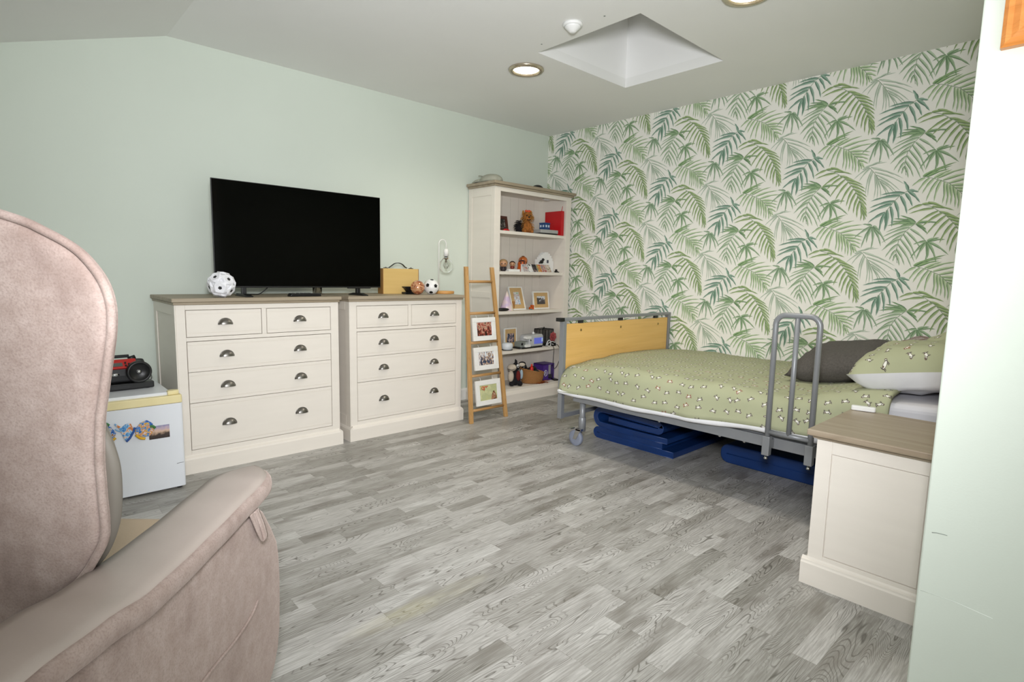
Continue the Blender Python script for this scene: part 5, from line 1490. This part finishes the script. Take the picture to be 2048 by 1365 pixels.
# folded blue mats under the bed
def ribbon_poly(path, th):
    """closed outline of a thick folded strip through path (2d)"""
    L, Rr = [], []
    n = len(path)
    for i, p in enumerate(path):
        a = Vector(path[max(0, i - 1)]); b = Vector(path[min(n - 1, i + 1)])
        d = (b - a).normalized(); q = Vector((-d.y, d.x))
        L.append(Vector(p) + q * th / 2); Rr.append(Vector(p) - q * th / 2)
    return L, Rr
def folded_mat(name, label, path, th, x0, x1, loc, sides=True, rz=0):
    t = thing(name, label, 'mat', loc, rz, 'blue mats stored under the bed')
    L, Rr = ribbon_poly(path, th)
    n = len(path)
    m = MB()
    nx = 2
    xs = [x0, x1]
    vs = []
    for x in xs:
        vs += [(x, p.x, p.y) for p in L] + [(x, p.x, p.y) for p in Rr]
    fs = []
    for i in range(n - 1):
        fs += [(i, i + 1, 2 * n + i + 1, 2 * n + i), (n + i + 1, n + i, 3 * n + i, 3 * n + i + 1), (i + 1, i, n + i, n + i + 1), (2 * n + i, 2 * n + i + 1, 3 * n + i + 1, 3 * n + i)]
    fs += [(0, n, 3 * n, 2 * n)[::-1], (n - 1, 2 * n - 1, 4 * n - 1, 3 * n - 1)]
    m.add(vs, fs, None, False)
    o = m.build('foam_mat', M_blue, t, bevel=0.006, seg=2)
    m = MB()
    for x in (x0 - 0.0005,):
        for e in (L, Rr):
            m.tube([(x, p.x, p.y) for p in e], 0.0028, 6)
    m.build('welt', mat('deep_blue_welt', '#143a75', '#11336a', rough=0.35), t)
    return t
th = 0.036
path = [(-0.28, th / 2 + 0.002)] + [(y, th / 2 + 0.002) for y in (-0.15, 0.0, 0.15, 0.26)] + [(0.30 + 0.0195 * math.cos(a), 0.0395 + 0.0195 * math.sin(a)) for a in [(-PI / 2 + PI * k / 8) for k in range(1, 9)]] + [(y, 0.059) for y in (0.2, 0.05, -0.1, -0.2)]
folded_mat('folded_mat', 'flat folded royal blue mat under the bed, lowest by the caster', path, th, -0.0, 0.72, (2.975, 2.02, 0.0))
path = [(-0.27, 0.02)] + [(y, 0.019) for y in (-0.1, 0.05, 0.18)] + [(0.235 + 0.052 * math.cos(a), 0.071 + 0.052 * math.sin(a)) for a in [(-PI / 2 + PI * k / 12) for k in range(1, 13)]] + [(0.15, 0.122), (0.0, 0.116), (-0.15, 0.112)] + [(-0.20 + 0.022 * math.cos(a), 0.09 + 0.022 * math.sin(a)) for a in [(PI / 2 + PI * k / 8) for k in range(1, 9)]] + [(-0.05, 0.067), (0.08, 0.069), (0.18, 0.071)]
folded_mat('folded_mat', 'looped royal blue mat lying on the flat folded mat', path, 0.032, 0.0, 0.68, (2.965, 2.05, 0.0805))
t = thing('blue_bolster', 'long royal blue mat stored under the head half of the bed', 'mat', (3.22, 1.12, 0), 0)
m = MB(); m.prism(rrect(-0.5, 0.42, 0.0, 0.115, 0.05, 6), 'x', -0.05, 0.5, M=None); m.build('foam_mat', M_blue, t, bevel=0.008)
m = MB(); m.tube([(-0.0515, -0.46, 0.058), (-0.0515, 0.38, 0.058)], 0.0025, 6); m.build('welt', MATS['deep_blue_welt'], t)

# ------------------------------------------------------------------ bedside cabinet
t = thing('bedside_cabinet', 'cream bedside cabinet with oak top in front of the mint wall end', 'bedside cabinet', (2.325, 0.49, 0))
off = (2.325, 0.49, 0)
x0, x1, y0, y1 = 2.122, 2.54, 0.30, 0.676
m = MB(off)
m.box(x0 + 0.006, x1 - 0.006, y0, y1 - 0.006, 0.02, 0.545)
for sx, X in ((-1, x0), (1, x1)):
    a, b = (X, X + 0.0065) if sx < 0 else (X - 0.0065, X)
    m.box(a, b, y1 - 0.05, y1, 0.05, 0.545); m.box(a, b, y0, y0 + 0.045, 0.05, 0.545)
    m.box(a, b, y0 + 0.045, y1 - 0.05, 0.495, 0.545); m.box(a, b, y0 + 0.045, y1 - 0.05, 0.05, 0.115)
    c = (X + 0.002, X + 0.006) if sx < 0 else (X - 0.006, X - 0.002)
    m.box(c[0], c[1], y0 + 0.047, y1 - 0.052, 0.117, 0.493)
m.build('carcass', M_cream, t, bevel=0.0012)
m = MB(off); m.box(x0 + 0.03, x1 - 0.03, y1 - 0.006, y1 + 0.006, 0.34, 0.52); dr = m.build('drawer', M_cream, t, bevel=0.002)
cup_handle(0, 0.43, 0).build('cup_handle', M_nickel, dr)
hd = dr.children[0]; hd.rotation_euler = (0, 0, PI); hd.location = (0, y1 + 0.006 - 0.49, 0)
m = MB(off); m.box(x0 + 0.03, x1 - 0.03, y1 - 0.006, y1 + 0.006, 0.12, 0.325); dr = m.build('door', M_cream, t, bevel=0.002)
cup_handle(0, 0.29, 0).build('cup_handle', M_nickel, dr)
hd = dr.children[0]; hd.rotation_euler = (0, 0, PI); hd.location = (0, y1 + 0.006 - 0.49, 0)
m = MB(off)
pl = [(0.0, 0.0), (-0.016, 0.0), (-0.016, 0.079), (-0.012, 0.0845), (-0.011, 0.09), (-0.004, 0.094), (0.0, 0.1)]
m.prism([(x0 + a, b) for a, b in pl], 'y', y0, y1 + 0.016)
m.prism([(x1 - a, b) for a, b in pl], 'y', y0, y1 + 0.016)
m.prism([(y1 - a, b) for a, b in pl], 'x', x0, x1)
m.build('plinth', M_cream, t)
m = MB(off); m.box(x0 - 0.045, x1 + 0.03, y0 - 0.006, y1 + 0.022, 0.558, 0.58); m.box(x0 - 0.02, x1 + 0.018, y0, y1 + 0.01, 0.545, 0.558); m.build('top', M_topy, t, bevel=0.004)
t = thing('call_alarm', 'small white call alarm lying on the bedside cabinet', 'alarm', (2.548, 0.652, 0.58), -1.35)
m = MB(); m.prism(rrect(-0.042, 0.042, -0.012, 0.012, 0.008), 'z', 0.001, 0.02); m.build('body', M_white, t, bevel=0.003)
m = MB(); m.prism(rrect(-0.03, 0.03, -0.009, 0.009, 0.006), 'z', 0.0, 0.002); m.build('base', M_softblack, t)

# picture on the near wall
t = thing('hung_picture', 'orange pine picture frame hanging on the mint wall, cut off by the photo corner', 'picture frame', (1.76, 0.0, 1.64))
m = MB(); prof = [(0, 0.0), (-0.020, 0.0), (-0.026, 0.008), (-0.022, 0.018), (-0.027, 0.03), (-0.016, 0.05), (-0.010, 0.052), (0, 0.052)]
W2, H2 = 0.243, 0.62
for z in (0, 1):
    pr = [(a, b if z == 0 else H2 - b) for a, b in prof]
    vs = [(a, -W2 + (b if z == 0 else H2 - b), b) for a, b in pr] + [(a, W2 - (b if z == 0 else H2 - b), b) for a, b in pr]
    n = len(pr); m.add(vs, [(i, (i + 1) % n, n + (i + 1) % n, n + i) for i in range(n)])
for s in (-1, 1):
    vs = [(a, s * (W2 - b), b) for a, b in prof] + [(a, s * (W2 - b), H2 - b) for a, b in prof]
    n = len(prof); m.add(vs, [(i, (i + 1) % n, n + (i + 1) % n, n + i) for i in range(n)])
m.build('frame', M_framewood, t)
m = MB(); m.box(-0.006, -0.003, -W2 + 0.045, W2 - 0.045, 0.045, H2 - 0.045); m.build('mount', M_lining, t)
m = MB(); m.box(-0.008, -0.006, -W2 + 0.11, W2 - 0.11, 0.12, H2 - 0.12); m.build('print', photo_mat('meadow_print', [(0.35, '#7f9a6a'), (0.5, '#b9c4a0'), (0.62, '#d8d8c8')], 8, 2.0), t)
# ------------------------------------------------------------------ recliner
CH = thing('recliner_armchair', 'mink velvet and taupe vinyl recliner seen from behind in the foreground', 'armchair', (-0.063, 1.32, 0), math.atan2(-0.66, 0.75))
half = [(0.0, 1.208), (0.12, 1.204), (0.20, 1.187), (0.256, 1.170), (0.283, 1.157), (0.316, 1.138), (0.338, 1.117), (0.357, 1.085), (0.364, 1.050), (0.360, 1.01), (0.351, 0.972), (0.335, 0.91), (0.323, 0.862), (0.313, 0.80), (0.309, 0.756), (0.306, 0.72), (0.303, 0.68), (0.297, 0.65), (0.282, 0.622), (0.245, 0.572), (0.182, 0.520), (0.09, 0.462), (0.0, 0.44)]
outline = [(p.x, p.y) for p in catmull([Vector((x, z, 0)) for x, z in half + [(-x, z) for x, z in half[-2:0:-1]]], 4, closed=True)]
cz0 = 0.85
def back_y(z):
    return -0.06 - 0.12 * (z - 0.5)
def loft(mb, rings):
    n = len(rings[0])
    vs = [p for r in rings for p in r]
    fs = [(k * n + i, k * n + (i + 1) % n, (k + 1) * n + (i + 1) % n, (k + 1) * n + i) for k in range(len(rings) - 1) for i in range(n)]
    fs.append(list(range(n))[::-1]); fs.append([(len(rings) - 1) * n + i for i in range(n)])
    mb.add(vs, fs, None, True)
def oring(sc, dy, out=outline, inset=0.0):
    r = []
    for x, z in out:
        d = math.hypot(x, z - cz0) or 1
        k = sc * (1 - inset / d)
        xx, zz = x * k, cz0 + (z - cz0) * k
        r.append((xx, back_y(zz) + dy, zz))
    return r
# rear panel: slightly domed
m = MB()
rings = [oring(0.02, -0.004), oring(0.4, -0.004), oring(0.75, -0.002), oring(0.9, 0.000)] + [oring(1.0, 0.001, inset=0.03), oring(1.0, 0.004, inset=0.022), oring(1.0, 0.010, inset=0.018), oring(1.0, 0.02, inset=0.016), oring(0.9, 0.03)]
loft(m, rings); bp = m.build('back_panel', M_velvet, CH)
m = MB(); m.tube(oring(1.0, 0.008, inset=0.013), 0.0065, 8, closed=True); m.build('piping', M_velvet, bp)
m = MB(); loft(m, [oring(0.9, 0.02), oring(1.0, 0.012, inset=0.014), oring(1.0, 0.018, inset=0.010), oring(1.0, 0.026, inset=0.016), oring(1.0, 0.05, inset=0.052), oring(1.0, 0.09, inset=0.100), oring(1.0, 0.14, inset=0.150), oring(1.0, 0.17, inset=0.19), oring(0.5, 0.185), oring(0.02, 0.185)]); m.build('back_cushion', M_velvet, CH)
# vinyl side wings and lumbar cushion showing beside the panel
wing = [(0.0, 0.93), (0.22, 0.925), (0.28, 0.905), (0.308, 0.875), (0.327, 0.83), (0.336, 0.78), (0.333, 0.73), (0.324, 0.68), (0.31, 0.64), (0.285, 0.598), (0.25, 0.565), (0.18, 0.52), (0.09, 0.47), (0.0, 0.455)]
wout = [(p.x, p.y) for p in catmull([Vector((x, z, 0)) for x, z in wing + [(-x, z) for x, z in wing[-2:0:-1]]], 4, closed=True)]
m = MB(); loft(m, [oring(0.9, 0.022, wout), oring(1.0, 0.028, wout, inset=0.022), oring(1.0, 0.04, wout, inset=0.028), oring(1.0, 0.08, wout, inset=0.060), oring(1.0, 0.14, wout, inset=0.110), oring(0.45, 0.18, wout), oring(0.2, 0.19, wout), oring(0.02, 0.19, wout)]); m.build('lumbar_cushion', M_wing, CH)
# seat
m = MB(); m.prism(rrect(-0.245, 0.245, 0.03, 0.44, 0.05), 'z', 0.30, 0.47); m.build('seat', M_vinylseat, CH, bevel=0.035, seg=4)
# footrest folded down at the front, base frame
m = MB(); m.prism(rrect(-0.24, 0.24, 0.40, 0.46, 0.02), 'z', 0.10, 0.36); m.build('footrest', M_vinylseat, CH, bevel=0.02, seg=3)
m = MB(); m.box(-0.28, 0.28, -0.30, 0.36, 0.03, 0.10); m.build('base', M_softblack, CH, bevel=0.004)
def arm_top(y):
    pts = [(-0.52, 0.625), (-0.33, 0.626), (-0.22, 0.617), (-0.12, 0.603), (0.0, 0.5985), (0.09, 0.600), (0.25, 0.607), (0.34, 0.612), (0.42, 0.610)]
    for (a, za), (b, zb) in zip(pts, pts[1:]):
        if y <= b:
            f = (y - a) / (b - a)
            f = f * f * (3 - 2 * f)
            return za + (zb - za) * f
    return pts[-1][1]
for s in (1, -1):
    # padded arm: vinyl top, velvet roll round the edge
    ys = [-0.50 + 0.88 * k / 44 for k in range(45)]
    xin, xout = 0.250, 0.392
    def halfw(y):
        # rounded front end
        e = max(0.0, (y - 0.305) / 0.105)
        return 1.0 if e <= 0 else math.sqrt(max(0.0, 1 - e * e))
    ys = [-0.50 + 0.80 * k / 36 for k in range(36)] + [0.30 + 0.11 * math.sin(PI / 2 * k / 12) for k in range(13)]
    def sect(y, which):
        zt = arm_top(y)
        k = max(halfw(y), 0.03)
        cx, hw = (xin + xout) / 2, (xout - xin) / 2
        wob = 0.006 * math.exp(-((y + 0.12) / 0.12) ** 2)
        if which == 'top':
            q = [(-1.0, -0.012), (-0.96, -0.002), (-0.6, 0.003), (0, 0.005), (0.55, 0.003), (0.80, -0.003), (0.87, -0.012), (0.80, -0.02), (-0.9, -0.022)]
        else:
            q = [(0.80, -0.006), (0.88, -0.006), (0.97, -0.012), (1.0, -0.024), (0.97, -0.038), (0.85, -0.046), (-0.85, -0.046), (-0.97, -0.038), (-1.0, -0.024), (-0.95, -0.014), (-0.8, -0.016)]
        return [(s * (cx + a * hw * k + wob * (1 if a > 0 else 0)), y if which == 'top' else y + 0.004, zt + b) for a, b in q]
    m = MB(); loft(m, [sect(y, 'roll') for y in ys]); ar = m.build('arm_pad', M_velvet, CH)
    m = MB(); loft(m, [sect(y, 'top') for y in ys]); m.build('arm_cover', M_vinyl, ar)
    # side panel with rounded front
    side = [(-0.46, 0.585), (-0.2, 0.575), (0.05, 0.562), (0.20, 0.566), (0.285, 0.566), (0.32, 0.54), (0.366, 0.478), (0.392, 0.435), (0.402, 0.39), (0.405, 0.33), (0.402, 0.27), (0.395, 0.20), (0.38, 0.15), (0.355, 0.115), (0.32, 0.09), (0.27, 0.075), (-0.40, 0.075), (-0.46, 0.12)]
    m = MB(); m.prism(side, 'x', s * 0.262, s * 0.383)
    sp = m.build('side_panel', M_velvet, CH, bevel=0.022, seg=4, angle=60)
    for p in sp.data.polygons:
        p.use_smooth = True
    m = MB(); m.tube(catmull([(s * 0.384, -0.42, 0.335), (s * 0.385, 0.0, 0.338), (s * 0.385, 0.14, 0.330), (s * 0.385, 0.22, 0.335), (s * 0.384, 0.26, 0.350)], 5), 0.003, 7); m.build('seam', M_velvet, sp)
    # pull tab
    pts = catmull([(0.0, 0.236, 0.566), (0.004, 0.246, 0.54), (0.008, 0.258, 0.51), (0.010, 0.270, 0.49), (0.016, 0.272, 0.492), (0.014, 0.268, 0.515), (0.010, 0.262, 0.54), (0.004, 0.256, 0.566)], 5)
    vs = []
    for p in pts:
        vs += [(s * (0.386 + p.x), p.y - 0.010, p.z), (s * (0.386 + p.x), p.y + 0.010, p.z)]
    n0 = len(pts)
    m = MB(); m.add(vs, [(2 * i, 2 * i + 1, 2 * i + 3, 2 * i + 2) for i in range(n0 - 1)], None, True)
    o = m.build('pull_tab', M_velvet, sp)
    md = o.modifiers.new('solid', 'SOLIDIFY'); md.thickness = 0.003
for x in (-0.25, 0.25):
    for y in (-0.26, 0.30):
        m = MB(); m.lathe([(0.016, -0.009), (0.022, -0.009), (0.0225, 0.009), (0.016, 0.009)], (x, y, 0.0228), n=18, axis='x'); m.box(x - 0.014, x + 0.014, y - 0.008, y + 0.008, 0.02, 0.05); m.build('castor', M_chrome if y > 0 else M_softblack, CH)
